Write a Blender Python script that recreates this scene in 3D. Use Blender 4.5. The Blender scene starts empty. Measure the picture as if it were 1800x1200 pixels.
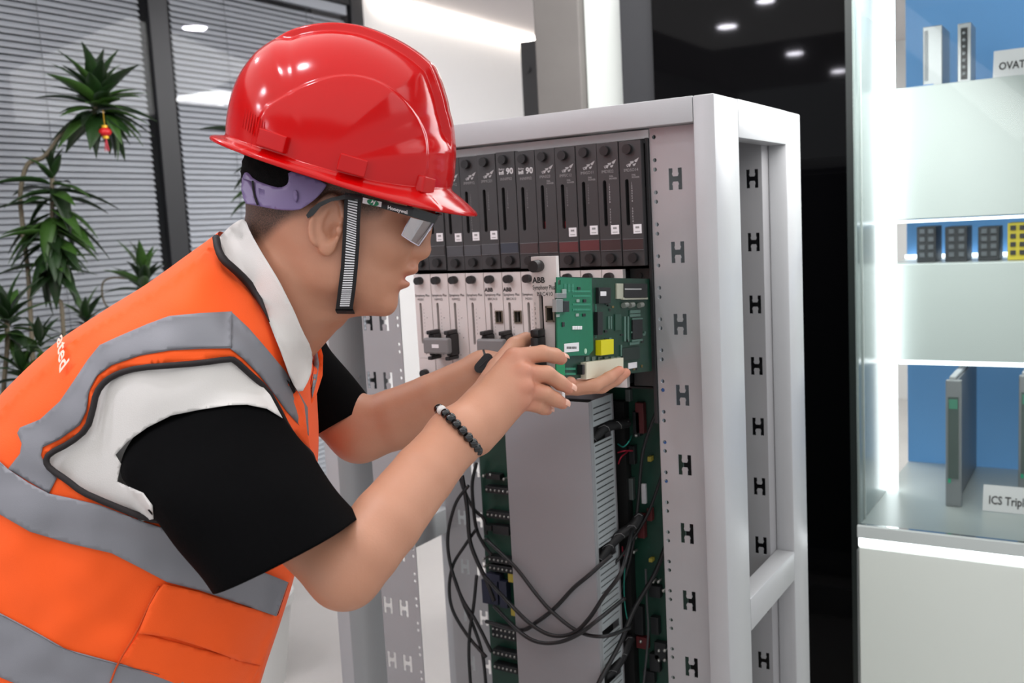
import bpy, bmesh, math, random
import numpy as np
from mathutils import Vector, Matrix, noise
from mathutils.bvhtree import BVHTree
from mathutils.geometry import delaunay_2d_cdt
random.seed(3); np.random.seed(3)
sc = bpy.context.scene
COL = sc.collection

# ---------------------------------------------------------------- camera
FPX = 1712.85
YAW, PIT, ROL = 0.560434529, 0.116943529, -0.0535111747
CAMZ = 1.35
fw = np.array([-math.sin(YAW)*math.cos(PIT), math.cos(YAW)*math.cos(PIT), -math.sin(PIT)])
r0 = np.array([math.cos(YAW), math.sin(YAW), 0.0])
u0 = np.cross(r0, fw)
RT = r0*math.cos(ROL) + u0*math.sin(ROL)
UP = -r0*math.sin(ROL) + u0*math.cos(ROL)
CP = np.array([0.0, 0.0, CAMZ])
cd = bpy.data.cameras.new('camera'); cam = bpy.data.objects.new('camera', cd); COL.objects.link(cam)
m = Matrix.Identity(4)
for i in range(3):
    m[i][0], m[i][1], m[i][2], m[i][3] = RT[i], UP[i], -fw[i], CP[i]
cam.matrix_world = m
cd.sensor_width = 36.0; cd.lens = FPX/1800*36.0; cd.clip_start = 0.02; cd.clip_end = 60
cd.dof.use_dof = True; cd.dof.focus_distance = 1.17; cd.dof.aperture_fstop = 7.0
sc.camera = cam

# ---------------------------------------------------------------- exposure, world, large lights
sc.view_settings.view_transform = 'Standard'; sc.view_settings.look = 'None'
sc.view_settings.gamma = 1.0; sc.view_settings.use_curve_mapping = False
sc.view_settings.exposure = 0.0
try:
    sc.cycles.use_denoising = True
    sc.cycles.max_bounces = 6; sc.cycles.transparent_max_bounces = 16
    sc.cycles.sample_clamp_indirect = 4.0; sc.cycles.caustics_reflective = False; sc.cycles.caustics_refractive = False
except Exception: pass
w = bpy.data.worlds.new('world'); sc.world = w; w.use_nodes = True
w.node_tree.nodes['Background'].inputs[0].default_value = (0.93, 0.96, 1.0, 1)
w.node_tree.nodes['Background'].inputs[1].default_value = 1.0

def area(name, loc, target, sx, sy, power, col=(1, 1, 1)):
    l = bpy.data.lights.new(name, 'AREA'); l.shape = 'RECTANGLE'; l.size = sx; l.size_y = sy; l.energy = power; l.color = col
    o = bpy.data.objects.new(name, l); COL.objects.link(o); o.location = loc
    o.rotation_euler = (Vector(target)-Vector(loc)).to_track_quat('-Z', 'Y').to_euler()
    return o
CEIL = 2.46
area('ceiling_light_main', (-0.6, 0.1, CEIL-0.03), (-0.6, 0.1, 0), 3.4, 3.0, 40, (1, 0.985, 0.965))
area('added_fill_back', (-1.5, 3.9, CEIL-0.03), (-2.2, 4.2, 0), 1.6, 2.2, 62, (1, 0.98, 0.96))  # added fill without a fixture, brightens the white wall beyond the windows
area('added_fill_blinds', (-1.1, 2.0, CEIL-0.03), (-2.6, 2.2, 0.9), 1.0, 2.6, 50, (1, 0.99, 0.98))  # added fill aimed at the slats to lift the blinds, no lamp there
area('ceiling_light_side', (0.9, 1.2, CEIL-0.03), (0.2, 1.3, 0), 1.2, 2.0, 16, (0.95, 0.98, 1))

# ---------------------------------------------------------------- camera maths
def ray(px, py): return fw + RT*((px-900)/FPX) - UP*((py-600)/FPX)
def P(px, py, d): return CP + ray(px, py)*d
def on(px, py, ax, val):
    r = ray(px, py); return CP + r*((val-CP[ax])/r[ax])
def K(px, py, d): return np.array([(px-900)/FPX*d, -(py-600)/FPX*d, d])
def c2w(v):
    v = np.asarray(v, float).reshape(-1, 3)
    return CP + v[:, :1]*RT + v[:, 1:2]*UP + v[:, 2:3]*fw
def w2c(p):
    q = np.asarray(p, float)-CP; return np.array([q@RT, q@UP, q@fw])
def proj(p):
    c = w2c(p); return (900+FPX*c[0]/c[2], 600-FPX*c[1]/c[2])

# ---------------------------------------------------------------- materials
def srgb(h):
    if isinstance(h, str):
        h = h.lstrip('#'); h = [int(h[i:i+2], 16) for i in (0, 2, 4)]
    return tuple(((c/255)/12.92 if c/255 <= 0.04045 else ((c/255+0.055)/1.055)**2.4) for c in h)
MATS = {}
def mat(name, col, rough=0.5, metal=0.0, spec=0.5, noise_amt=0.0, noise_scale=30, bump=0.0, bump_scale=200,
        emit=None, emit_s=0, coat=0, sss=0, sheen=0, trans=0, alpha=1):
    if name in MATS: return MATS[name]
    m = bpy.data.materials.new(name); m.use_nodes = True; nt = m.node_tree; b = nt.nodes['Principled BSDF']
    c = srgb(col) if not isinstance(col, tuple) or max(col) > 1 else col
    b.inputs['Base Color'].default_value = (*c, 1); b.inputs['Roughness'].default_value = rough
    b.inputs['Metallic'].default_value = metal; b.inputs['Specular IOR Level'].default_value = spec
    b.inputs['Coat Weight'].default_value = coat; b.inputs['Coat Roughness'].default_value = 0.03
    if sheen: b.inputs['Sheen Weight'].default_value = sheen
    if trans: b.inputs['Transmission Weight'].default_value = trans
    if alpha < 1: b.inputs['Alpha'].default_value = alpha
    if sss:
        b.inputs['Subsurface Weight'].default_value = sss; b.inputs['Subsurface Radius'].default_value = (1, 0.35, 0.2)
        b.inputs['Subsurface Scale'].default_value = 0.006
    if emit: b.inputs['Emission Color'].default_value = (*srgb(emit), 1); b.inputs['Emission Strength'].default_value = emit_s
    tc = nt.nodes.new('ShaderNodeTexCoord')
    if noise_amt:
        n = nt.nodes.new('ShaderNodeTexNoise'); n.inputs['Scale'].default_value = noise_scale; n.inputs['Detail'].default_value = 4
        nt.links.new(tc.outputs['Object'], n.inputs['Vector'])
        mx = nt.nodes.new('ShaderNodeMix'); mx.data_type = 'RGBA'
        mx.inputs['A'].default_value = (*[v*(1-noise_amt) for v in c], 1); mx.inputs['B'].default_value = (*[min(1, v*(1+noise_amt)) for v in c], 1)
        nt.links.new(n.outputs['Fac'], mx.inputs['Factor']); nt.links.new(mx.outputs['Result'], b.inputs['Base Color'])
    if bump:
        n = nt.nodes.new('ShaderNodeTexNoise'); n.inputs['Scale'].default_value = bump_scale; n.inputs['Detail'].default_value = 3
        nt.links.new(tc.outputs['Object'], n.inputs['Vector'])
        bp = nt.nodes.new('ShaderNodeBump'); bp.inputs['Strength'].default_value = bump; bp.inputs['Distance'].default_value = 0.001
        nt.links.new(n.outputs['Fac'], bp.inputs['Height']); nt.links.new(bp.outputs['Normal'], b.inputs['Normal'])
    MATS[name] = m; return m
def clearglass(name, tint=(1, 1, 1), ior=1.5, base=0.0):
    if name in MATS: return MATS[name]
    m = bpy.data.materials.new(name); m.use_nodes = True; nt = m.node_tree
    nt.nodes.remove(nt.nodes['Principled BSDF']); o = nt.nodes['Material Output']
    t = nt.nodes.new('ShaderNodeBsdfTransparent'); t.inputs[0].default_value = (*tint, 1)
    g = nt.nodes.new('ShaderNodeBsdfGlossy'); g.inputs['Roughness'].default_value = 0.02
    f = nt.nodes.new('ShaderNodeFresnel'); f.inputs[0].default_value = ior
    a = nt.nodes.new('ShaderNodeMath'); a.operation = 'ADD'; a.inputs[1].default_value = base; a.use_clamp = True
    x = nt.nodes.new('ShaderNodeMixShader'); nt.links.new(f.outputs[0], a.inputs[0]); nt.links.new(a.outputs[0], x.inputs[0])
    nt.links.new(t.outputs[0], x.inputs[1]); nt.links.new(g.outputs[0], x.inputs[2]); nt.links.new(x.outputs[0], o.inputs[0])
    MATS[name] = m; return m

powder = mat('powder_coat', '#b0b1b3', 0.32, spec=0.5, noise_amt=0.02, noise_scale=60, bump=0.12, bump_scale=900)
zinc = mat('galvanised_rail', '#aaa9ab', 0.36, metal=0.25, noise_amt=0.05, noise_scale=25, bump=0.05, bump_scale=500)
blackpl = mat('black_plastic', '#1b1a1b', 0.42)
darkmod = mat('charcoal_face', '#3a393a', 0.42, noise_amt=0.05, noise_scale=80, bump=0.1, bump_scale=1500)
whitemod = mat('ivory_face', '#d9d1ce', 0.4, noise_amt=0.02, noise_scale=60)
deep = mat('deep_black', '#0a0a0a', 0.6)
greyct = mat('grey_plastic_duct', '#8a888b', 0.45, noise_amt=0.03, noise_scale=15, bump=0.1, bump_scale=900)
ductside = mat('duct_side', '#a9b0b2', 0.5)
printw = mat('white_print', '#c9c9c9', 0.5)
printd = mat('dark_print', '#2a2929', 0.5)
labelw = mat('label_paper', '#e4e2e4', 0.5)
cablem = mat('black_cable', '#161618', 0.45)

# ---------------------------------------------------------------- mesh helpers
def empty(name, loc=(0, 0, 0), label=None, cat=None, group=None, kind=None):
    o = bpy.data.objects.new(name, None); COL.objects.link(o); o.location = loc
    tag(o, label, cat, group, kind); return o
def tag(o, label=None, cat=None, group=None, kind=None):
    if label: o['label'] = label
    if cat: o['category'] = cat
    if group: o['group'] = group
    if kind: o['kind'] = kind
    return o
def world_loc(o):
    p = Vector(o.location)
    while o.parent: o = o.parent; p += Vector(o.location)
    return p
class MB:
    def __init__(s): s.v = []; s.f = []; s.mi = []
    def add(s, v, f, mi=0):
        n = len(s.v); s.v += [tuple(map(float, p)) for p in v]; s.f += [tuple(i+n for i in q) for q in f]; s.mi += [mi]*len(f); return s
    def box(s, a, b, mi=0, bev=0):
        x0, y0, z0 = [min(p, q) for p, q in zip(a, b)]; x1, y1, z1 = [max(p, q) for p, q in zip(a, b)]
        if bev > 0:
            bm = bmesh.new(); bmesh.ops.create_cube(bm, size=1)
            for v in bm.verts:
                v.co = Vector(((x0+x1)/2+v.co.x*(x1-x0), (y0+y1)/2+v.co.y*(y1-y0), (z0+z1)/2+v.co.z*(z1-z0)))
            bmesh.ops.bevel(bm, geom=list(bm.edges), offset=min(bev, (x1-x0)*.45, (y1-y0)*.45, (z1-z0)*.45), segments=2, affect='EDGES', profile=0.5)
            bm.verts.index_update(); s.add([v.co[:] for v in bm.verts], [[v.index for v in f.verts] for f in bm.faces], mi); bm.free(); return s
        v = [(x0, y0, z0), (x1, y0, z0), (x1, y1, z0), (x0, y1, z0), (x0, y0, z1), (x1, y0, z1), (x1, y1, z1), (x0, y1, z1)]
        return s.add(v, [(0, 3, 2, 1), (4, 5, 6, 7), (0, 1, 5, 4), (1, 2, 6, 5), (2, 3, 7, 6), (3, 0, 4, 7)], mi)
    def cyl(s, a, b, r, r2=None, n=16, mi=0, cap=True):
        a = Vector(a); b = Vector(b); r2 = r if r2 is None else r2
        d = (b-a).normalized(); u = d.orthogonal().normalized(); w_ = d.cross(u)
        v = []
        for c, rr in ((a, r), (b, r2)):
            for i in range(n):
                t = 2*math.pi*i/n; v.append(c+(u*math.cos(t)+w_*math.sin(t))*rr)
        f = [(i, (i+1) % n, n+(i+1) % n, n+i) for i in range(n)]
        if cap: f += [tuple(range(n-1, -1, -1)), tuple(range(n, 2*n))]
        return s.add(v, f, mi)
    def tube(s, pts, r, n=8, mi=0, closed=False, caps=True):
        pts = [Vector(p) for p in pts]; N = len(pts); rr = r if hasattr(r, '__len__') else [r]*N
        up = None; v = []
        for i, p in enumerate(pts):
            if closed: t = pts[(i+1) % N]-pts[i-1]
            else: t = pts[min(i+1, N-1)]-pts[max(i-1, 0)]
            if t.length < 1e-9: t = Vector((0, 0, 1))
            t.normalize()
            if up is None: up = t.orthogonal().normalized()
            up = (up-t*up.dot(t))
            up = up.normalized() if up.length > 1e-6 else t.orthogonal().normalized()
            w_ = t.cross(up)
            for k in range(n):
                a = 2*math.pi*k/n; v.append(p+(up*math.cos(a)+w_*math.sin(a))*rr[i])
        f = []
        for i in range(N if closed else N-1):
            j = (i+1) % N
            for k in range(n): f.append((i*n+k, i*n+(k+1) % n, j*n+(k+1) % n, j*n+k))
        if not closed and caps: f += [tuple(range(n-1, -1, -1)), tuple(range((N-1)*n, N*n))]
        return s.add(v, f, mi)
    def ball(s, c, r, nu=12, nv=8, mi=0, sc_=(1, 1, 1)):
        v = []; f = []
        for j in range(1, nv):
            for i in range(nu):
                a = 2*math.pi*i/nu; b = math.pi*j/nv
                v.append((c[0]+r*sc_[0]*math.sin(b)*math.cos(a), c[1]+r*sc_[1]*math.sin(b)*math.sin(a), c[2]+r*sc_[2]*math.cos(b)))
        v.append((c[0], c[1], c[2]+r*sc_[2])); v.append((c[0], c[1], c[2]-r*sc_[2])); T = len(v)-2; B = T+1
        for j in range(nv-2):
            for i in range(nu): f.append((j*nu+i, (j+1)*nu+i, (j+1)*nu+(i+1) % nu, j*nu+(i+1) % nu))
        for i in range(nu): f.append((T, i, (i+1) % nu)); f.append((B, (nv-2)*nu+(i+1) % nu, (nv-2)*nu+i))
        return s.add(v, f, mi)
    def mesh(s, name, mats, smooth=False):
        me = bpy.data.meshes.new(name); me.from_pydata(s.v, [], s.f); 
        for q in (mats if isinstance(mats, (list, tuple)) else [mats]): me.materials.append(q)
        if any(s.mi): me.polygons.foreach_set('material_index', s.mi)
        if smooth: me.polygons.foreach_set('use_smooth', [True]*len(s.f))
        me.update(); return me
    def build(s, name, mats, parent=None, smooth=False, local=False, loc=None, auto=None, fixn=True):
        off = Vector((0, 0, 0)) if (local or parent is None) else world_loc(parent)
        if off.length > 0: s.v = [(p[0]-off.x, p[1]-off.y, p[2]-off.z) for p in s.v]
        me = s.mesh(name, mats, smooth)
        if fixn:
            bm = bmesh.new(); bm.from_mesh(me); bmesh.ops.recalc_face_normals(bm, faces=bm.faces); bm.to_mesh(me); bm.free()
        if auto is not None:
            me.polygons.foreach_set('use_smooth', [True]*len(me.polygons)); me.set_sharp_from_angle(angle=math.radians(auto))
        o = bpy.data.objects.new(name, me); COL.objects.link(o)
        if parent: o.parent = parent
        if loc: o.location = loc
        return o
def structure(name, mb, m, **k):
    o = mb.build(name, m, **k); o['kind'] = 'structure'; return o
def inpoly(x, y, poly):
    c = False; n = len(poly); j = n-1
    for i in range(n):
        xi, yi = poly[i]; xj, yj = poly[j]
        if (yi > y) != (yj > y) and x < (xj-xi)*(y-yi)/(yj-yi)+xi: c = not c
        j = i
    return c
def dens(poly, step, closed=True):
    out = []; n = len(poly)
    for i in range(n if closed else n-1):
        a = poly[i]; b = poly[(i+1) % n]; L = math.hypot(b[0]-a[0], b[1]-a[1]); k = max(1, int(L/step))
        for t in range(k): out.append((a[0]+(b[0]-a[0])*t/k, a[1]+(b[1]-a[1])*t/k))
    if not closed: out.append(tuple(poly[-1]))
    return out
def smoothpoly(pts, it=2, closed=True):
    for _ in range(it):
        out = []; n = len(pts)
        for i in range(n if closed else n-1):
            a = pts[i]; b = pts[(i+1) % n]
            out += [(a[0]*.75+b[0]*.25, a[1]*.75+b[1]*.25), (a[0]*.25+b[0]*.75, a[1]*.25+b[1]*.75)]
        if not closed: out = [pts[0]]+out+[pts[-1]]
        pts = out
    return pts
def cdt(outer, holes=(), step=None):
    vs = list(outer); ed = [(i, (i+1) % len(outer)) for i in range(len(outer))]
    for h in holes:
        n = len(vs); vs += list(h); ed += [(n+i, n+(i+1) % len(h)) for i in range(len(h))]
    if step:
        xs = [p[0] for p in outer]; ys = [p[1] for p in outer]; r = 0
        loops = [outer]+list(holes)
        B = np.array([p for l in loops for p in l])
        y = min(ys)+step*.5
        while y < max(ys):
            x = min(xs)+step*(.5 if r % 2 else 1)
            while x < max(xs):
                if inpoly(x, y, outer) and not any(inpoly(x, y, h) for h in holes) and np.min((B[:, 0]-x)**2+(B[:, 1]-y)**2) > (step*.45)**2:
                    vs.append((x, y))
                x += step
            y += step*.87; r += 1
    R = delaunay_2d_cdt([Vector(p) for p in vs], ed, [], 1, 1e-6)
    V2 = [tuple(p) for p in R[0]]; F = []
    for t in R[2]:
        cx = sum(V2[i][0] for i in t)/len(t); cy = sum(V2[i][1] for i in t)/len(t)
        if inpoly(cx, cy, outer) and not any(inpoly(cx, cy, h) for h in holes): F.append(tuple(t))
    return V2, F
def solidify2(V3a, V3b, F):
    """front and back copies of a triangulation joined at the rim"""
    n = len(V3a); e = {}
    for f in F:
        for i in range(len(f)):
            a, b = f[i], f[(i+1) % len(f)]; e[(a, b)] = e.get((a, b), 0)+1
    faces = list(F)+[tuple(n+i for i in reversed(f)) for f in F]
    for (a, b) in e:
        if (b, a) not in e: faces.append((b, a, n+a, n+b))
    return list(V3a)+list(V3b), faces
def plate(outer, holes, fn, thick_vec, mb=None, mi=0):
    """flat plate with cut-outs; fn maps (u, v) to 3D"""
    V2, F = cdt(outer, holes); A = [fn(*p) for p in V2]; t = np.array(thick_vec)
    B = [tuple(np.array(a)+t) for a in A]; v, f = solidify2(A, B, F)
    mb = mb or MB(); return mb.add(v, f, mi)
def circ(x, y, r, n=10): return [(x+r*math.cos(2*math.pi*i/n), y+r*math.sin(2*math.pi*i/n)) for i in range(n)]
def textmesh(body, size, bold=0.0, extrude=0.0, align='LEFT', ratio=1.0):
    c = bpy.data.curves.new('t', 'FONT'); c.body = body; c.size = size; c.offset = bold*size; c.extrude = extrude; c.align_x = align
    c.resolution_u = 2; o = bpy.data.objects.new('t', c); COL.objects.link(o)
    dg = bpy.context.evaluated_depsgraph_get(); me = bpy.data.meshes.new_from_object(o.evaluated_get(dg))
    v = [(p.co.x*ratio, p.co.y, p.co.z) for p in me.vertices]; f = [tuple(q.vertices) for q in me.polygons]
    bpy.data.objects.remove(o); bpy.data.meshes.remove(me); return v, f
def addtext(mb, body, size, fn, bold=0.0, align='LEFT', ratio=1.0, mi=0):
    v, f = textmesh(body, size, bold, 0, align, ratio); mb.add([fn(p[0], p[1]) for p in v], f, mi); return mb
def copy_tree(o, parent=None):
    c = o.copy(); COL.objects.link(c); c.parent = parent
    for ch in list(o.children): copy_tree(ch, c)
    return c
def catmull(pts, n):
    pts = [np.array(p, float) for p in pts]; out = []
    for i in range(len(pts)-1):
        p0 = pts[max(i-1, 0)]; p1 = pts[i]; p2 = pts[i+1]; p3 = pts[min(i+2, len(pts)-1)]
        for k in range(n):
            t = k/n; out.append(0.5*((2*p1)+(-p0+p2)*t+(2*p0-5*p1+4*p2-p3)*t*t+(-p0+3*p1-3*p2+p3)*t**3))
    out.append(pts[-1]); return out
# ================================================================ SETTING
WX = -3.0                      # wall with the blinds
# floor: pale polished tiles
fm = mat('polished_floor', '#c2bebb', 0.14, noise_amt=0.10, noise_scale=2.2)
for n_ in fm.node_tree.nodes:
    if n_.type == 'TEX_NOISE': n_.inputs['Distortion'].default_value = 1.6; n_.inputs['Detail'].default_value = 8
structure('floor', MB().box((-3.3, -4.0, -0.06), (3.2, 7.2, 0.0)), fm)
ceilm = mat('ceiling_paint', '#cbc5c4', 0.8)
structure('ceiling', MB().box((-3.3, -4.0, CEIL), (3.2, 7.2, CEIL+0.08)), ceilm)
wallm = mat('white_wall', '#e2e0de', 0.6, noise_amt=0.01)
structure('wall_left', MB().box((WX-0.30, 3.62, 0), (WX, 7.2, CEIL)).box((WX-0.30, -4.0, 0), (WX, -0.6, CEIL)).box((WX-0.3, -0.6, 2.44), (WX, 3.62, CEIL)), wallm)
structure('wall_outside', MB().box((WX-0.42, -0.7, 0), (WX-0.31, 3.7, CEIL)), mat('dusk_wall', '#4c4c50', 0.8))
structure('wall_back', MB().box((-3.3, 7.2, 0), (3.2, 7.3, CEIL)), wallm)
# cove light strip at the junction of wall and ceiling
cove = MB().box((WX+0.002, 3.70, CEIL-0.028), (WX+0.03, 7.1, CEIL-0.012))
o = cove.build('cove_light_strip', mat('cove_emit', '#ffffff', 0.5, emit='#fff6ec', emit_s=16)); tag(o, 'thin white cove light strip where wall meets ceiling', 'light')

# ---- windows with venetian blinds behind glass
frame_m = mat('window_frame_black', '#232427', 0.45)
glass_m = clearglass('partition_glass', (0.96, 0.97, 0.98), 1.2)
spans = [(-0.55, 2.42), (2.52, 3.54)]
slatm = mat('blind_slat', '#c9cace', 0.4)
for wi, (y0, y1) in enumerate(spans):
    fr = empty('window_%d' % (wi+1), (WX, (y0+y1)/2, 0.0)); fr['kind'] = 'structure'
    MB().box((WX-0.06, y1, 0), (WX+0.012, y1+0.085, 2.44), bev=0.004).build('frame_post', frame_m, fr)
    MB().box((WX-0.06, y0, 2.39), (WX+0.006, y1, 2.44), bev=0.002).build('frame_head', frame_m, fr)
    MB().box((WX-0.06, y0, 0), (WX+0.02, y1, 0.08), bev=0.004).build('frame_sill', frame_m, fr)
    MB().box((WX-0.004, y0, 0.08), (WX+0.002, y1, 2.39)).build('pane', glass_m, fr)
    bl = empty('venetian_blind', (WX-0.022, (y0+y1)/2, 0.0),
               ['grey slatted venetian blind hanging behind the broad glass pane nearest the plants', 'grey slatted venetian blind behind the narrower glass pane beside the white wall'][wi], 'blind', 'venetian blinds')
    L = (y1-y0)/2-0.02; sl = MB(); wd = 0.0125; a = math.radians(52)
    # slightly cambered slat tilted towards the room
    prof = [(-wd, 0), (-wd*.3, 0.0012), (wd*.3, 0.0012), (wd, 0)]
    pv = [(x*math.cos(a)+z*math.sin(a), x*math.sin(-a)+z*math.cos(a)) for x, z in prof]
    v = []
    for yy in (-L, L):
        for (x, z) in pv: v.append((x, yy, z))
        for (x, z) in reversed(pv): v.append((x, yy, z-0.0007))
    f = [tuple((i, (i+1) % 8, 8+(i+1) % 8, 8+i)) for i in range(8)]+[tuple(range(7, -1, -1)), tuple(range(8, 16))]
    sl.add(v, f); me = sl.mesh('slat', slatm)
    z = 0.10; first = True
    while z < 2.33:
        s_ = bpy.data.objects.new('slat', me); COL.objects.link(s_); s_.parent = bl; s_.location = (random.uniform(-.0006, .0006), 0, z)
        s_.rotation_euler = (0, random.uniform(-.05, .05), 0); z += 0.0215
    MB().box((WX-0.035, y0+.01, 2.345), (WX-0.008, y1-.01, 2.388), bev=0.003).build('head_rail', slatm, bl)
    n = 4 if wi == 0 else 2
    for k in range(n):
        yy = y0+(y1-y0)*(k+.6)/(n+.2)
        MB().cyl((WX-0.009, yy, 0.09), (WX-0.009, yy, 2.34), 0.0012, n=6).build('cord', mat('blind_cord', '#86878b', 0.6), bl)

# ---- back of the room: narrow dark door edge, concrete pillar, glossy white panel, black glass panel
YB = 2.5
def xz(px, py, y): q = on(px, py, 1, y); return q[0], q[2]
xa = xz(941, 100, YB)[0]; xb = xz(1020, 100, YB)[0]; xc = xz(1096, 100, YB)[0]; xd = xz(1156, 100, YB)[0]; xe = xz(1497, 300, YB)[0]
structure('trim_2', MB().box((xa, YB, 0), (xb, YB+0.35, CEIL), bev=0.004), mat('raw_concrete', '#6c6865', 0.75, noise_amt=0.10, noise_scale=9, bump=0.3, bump_scale=80))
d0 = xz(929, 120, YB+0.5)
structure('door_1', MB().box((d0[0], YB+0.45, 0), (d0[0]+0.5, YB+0.5, xz(930, 72, YB+0.45)[1]), bev=0.003)
          .cyl((d0[0]+0.028, YB+0.45, 1.88), (d0[0]+0.028, YB+0.44, 1.88), 0.012), mat('dark_steel_door', '#4c4b4c', 0.45))
structure('wall_panel_white', MB().box((xb+0.002, YB+0.03, 0), (xc, YB+0.15, CEIL), bev=0.002), mat('white_lacquer', '#d3d8d4', 0.2))
structure('wall_panel_black', MB().box((xc+0.002, YB-0.02, 0), (xd, YB+0.10, CEIL), bev=0.003), mat('satin_black_frame', '#26272a', 0.5))
blackglass = mat('black_glass', '#040405', 0.035, spec=0.11)
structure('wall_screen', MB().box((xd+0.001, YB-0.035, 0), (xe, YB+0.10, CEIL), bev=0.002), blackglass)
structure('trim_3', MB().box((xe, YB-0.05, 0), (xe+0.02, YB+0.1, CEIL)), mat('dark_edge', '#1d2624', 0.4))

# ---- lamps in the ceiling, placed where their mirror images in the glass and the black panel imply
lampm = mat('lamp_emit', '#ffffff', 0.5, emit='#f6f4ff', emit_s=200)
ringm = mat('lamp_ring', '#d9d9d9', 0.4)
def mirror_hit(px, py, ax, plane):
    q = on(px, py, ax, plane); r = ray(px, py).copy(); r[ax] = -r[ax]
    t = (CEIL-0.01-q[2])/r[2]; return q+r*t
def downlight(x, y, lab, r=0.05):
    t = empty('ceiling_downlight', (x, y, CEIL), lab, 'lamp', 'round ceiling downlights')
    MB().cyl((x, y, CEIL-0.006), (x, y, CEIL-0.0005), r*1.25, n=28).build('ring', ringm, t, auto=40)
    MB().cyl((x, y, CEIL-0.009), (x, y, CEIL-0.0065), r, n=28).build('diffuser', lampm, t, auto=40)
for (px, py), lab in zip([(1278, 48), (1397, 95), (1474, 126)],
        ['round white downlight mirrored highest in the black panel', 'round white downlight mirrored midway in the black panel', 'round white downlight mirrored lowest, at the edge of the black panel']):
    q = mirror_hit(px, py, 1, YB-0.035); downlight(q[0], q[1], lab, 0.055)
q = mirror_hit(345, 50, 0, WX+0.002); downlight(q[0], q[1], 'round white downlight mirrored in the glass before the blinds', 0.06)
for i, (x, y) in enumerate([(-1.6, -0.3), (-0.9, 0.35), (-1.9, 0.9)]):
    downlight(x, y, ['round downlight overhead behind the worker in the orange vest', 'round downlight overhead nearest the red hard hat', 'round downlight overhead between the worker and the blinds'][i], 0.045)
# square ceiling panel whose reflection shows in the glass
A = mirror_hit(342, 163, 0, WX+0.002); B = mirror_hit(425, 178, 0, WX+0.002)
pt = empty('ceiling_light_panel', (A[0], A[1], CEIL), 'wide flat white ceiling light panel mirrored in the glass by the blinds', 'lamp')
cx, cy = (A[0]+B[0])/2, (A[1]+B[1])/2
MB().box((cx-0.32, cy-0.32, CEIL-0.014), (cx+0.32, cy+0.32, CEIL-0.001), bev=0.002).build('frame', ringm, pt)
MB().box((cx-0.29, cy-0.29, CEIL-0.018), (cx+0.29, cy+0.29, CEIL-0.0145)).build('diffuser', mat('panel_emit', '#ffffff', 0.5, emit='#ffffff', emit_s=42), pt)

# ================================================================ DISPLAY CABINET on the right
YL = 2.27; XL = on(1503, 600, 1, YL)[0]; VY = float(on(1560, 600, 0, XL+0.004)[1])
def vx(px, py, y=VY): return xz(px, py, y)
vt = empty('display_case', (0.3, 2.6, 0), 'tall white glass display case with glowing blue niches', 'display case')
vwhite = mat('case_white', '#c0c7c5', 0.3)
XR = 1.15
z1t = vx(1690, 143)[1]; z1b = vx(1650, 383)[1]; z2t = vx(1650, 463)[1]; z2b = vx(1650, 634)[1]
zl = xz(1650, 938, YL)[1]
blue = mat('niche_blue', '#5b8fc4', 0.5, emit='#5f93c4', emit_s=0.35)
def nbox(mb, z0, z1): return mb.box((XL+.005, VY, z0), (XR, VY+0.30, z1), bev=0.002)
nbox(MB(), z1b, z1t).build('fascia', vwhite, vt); nbox(MB(), z2b, z2t).build('fascia', vwhite, vt)
MB().box((XL, VY, z1t+0.42), (XR, VY+.3, CEIL-0.01)).build('head_box', vwhite, vt)
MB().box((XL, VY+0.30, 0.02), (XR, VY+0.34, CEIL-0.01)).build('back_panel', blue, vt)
MB().box((XL+0.002, YL, 0.02), (XR, VY+0.3, zl-0.052), bev=0.003).build('base', mat('case_base', '#dde3dc', 0.25), vt)
MB().box((XL, YL-0.004, zl-0.03), (XR, VY+0.3, zl), bev=0.002).build('ledge', vwhite, vt)
led = mat('led_strip', '#ffffff', 0.5, emit='#f4fbff', emit_s=3.0); led2 = mat('led_soft', '#ffffff', 0.5, emit='#f4fbff', emit_s=2.2)
MB().box((XL+0.003, YL-0.002, zl-0.050), (XR, YL+0.01, zl-0.031)).build('led_strip', led, vt)
for zz in (z1b-0.003, z1t+0.415): MB().box((XL, VY+0.02, zz-0.006), (XR, VY+0.035, zz)).build('led_strip', led, vt)
MB().box((XL, VY+0.27, z2t+0.002), (XR, VY+0.29, z2t+0.010)).build('led_strip', led, vt)
xl0 = xz(1552, 600, VY-.03)[0]; xl1 = xz(1575, 600, VY-.03)[0]
MB().box((xl0, VY-.03, zl+0.001), (xl1, VY-.012, CEIL-0.02), bev=0.002).build('led_post', led, vt)
MB().box((XL+.03, VY+0.01, z2b-0.012), (XR, VY+0.03, z2b-0.001)).build('led_strip', led2, vt)
MB().box((XL+.03, YL+0.04, CEIL-0.03), (XR, YL+0.07, CEIL-0.02)).build('led_strip', led2, vt)
# opaque left side pane, pale reflection put into its colour; clear front pane
gl = clearglass('case_glass', (0.97, 0.99, 0.98), 1.15)
MB().box((XL+0.001, YL+0.012, zl+0.001), (XL+0.005, VY-0.032, CEIL-0.02)).build('side_pane', mat('side_reflection_paint', '#98a3a2', .18), vt)
MB().box((XL+0.001, YL+0.002, zl+0.001), (XR, YL+0.010, CEIL-0.02)).build('front_pane', gl, vt)
MB().box((XL+0.0055, YL+0.05, zl+0.001), (XL+0.008, YL+0.056, CEIL-0.02)).build('glass_edge_strip', vwhite, vt)
MB().box((XL-0.001, YL-.002, 0.02), (XL+0.0015, YL+.012, zl-0.06)).build('edge_trim', mat('silver_trim', '#a9adad', 0.3, metal=.7), vt)
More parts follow.
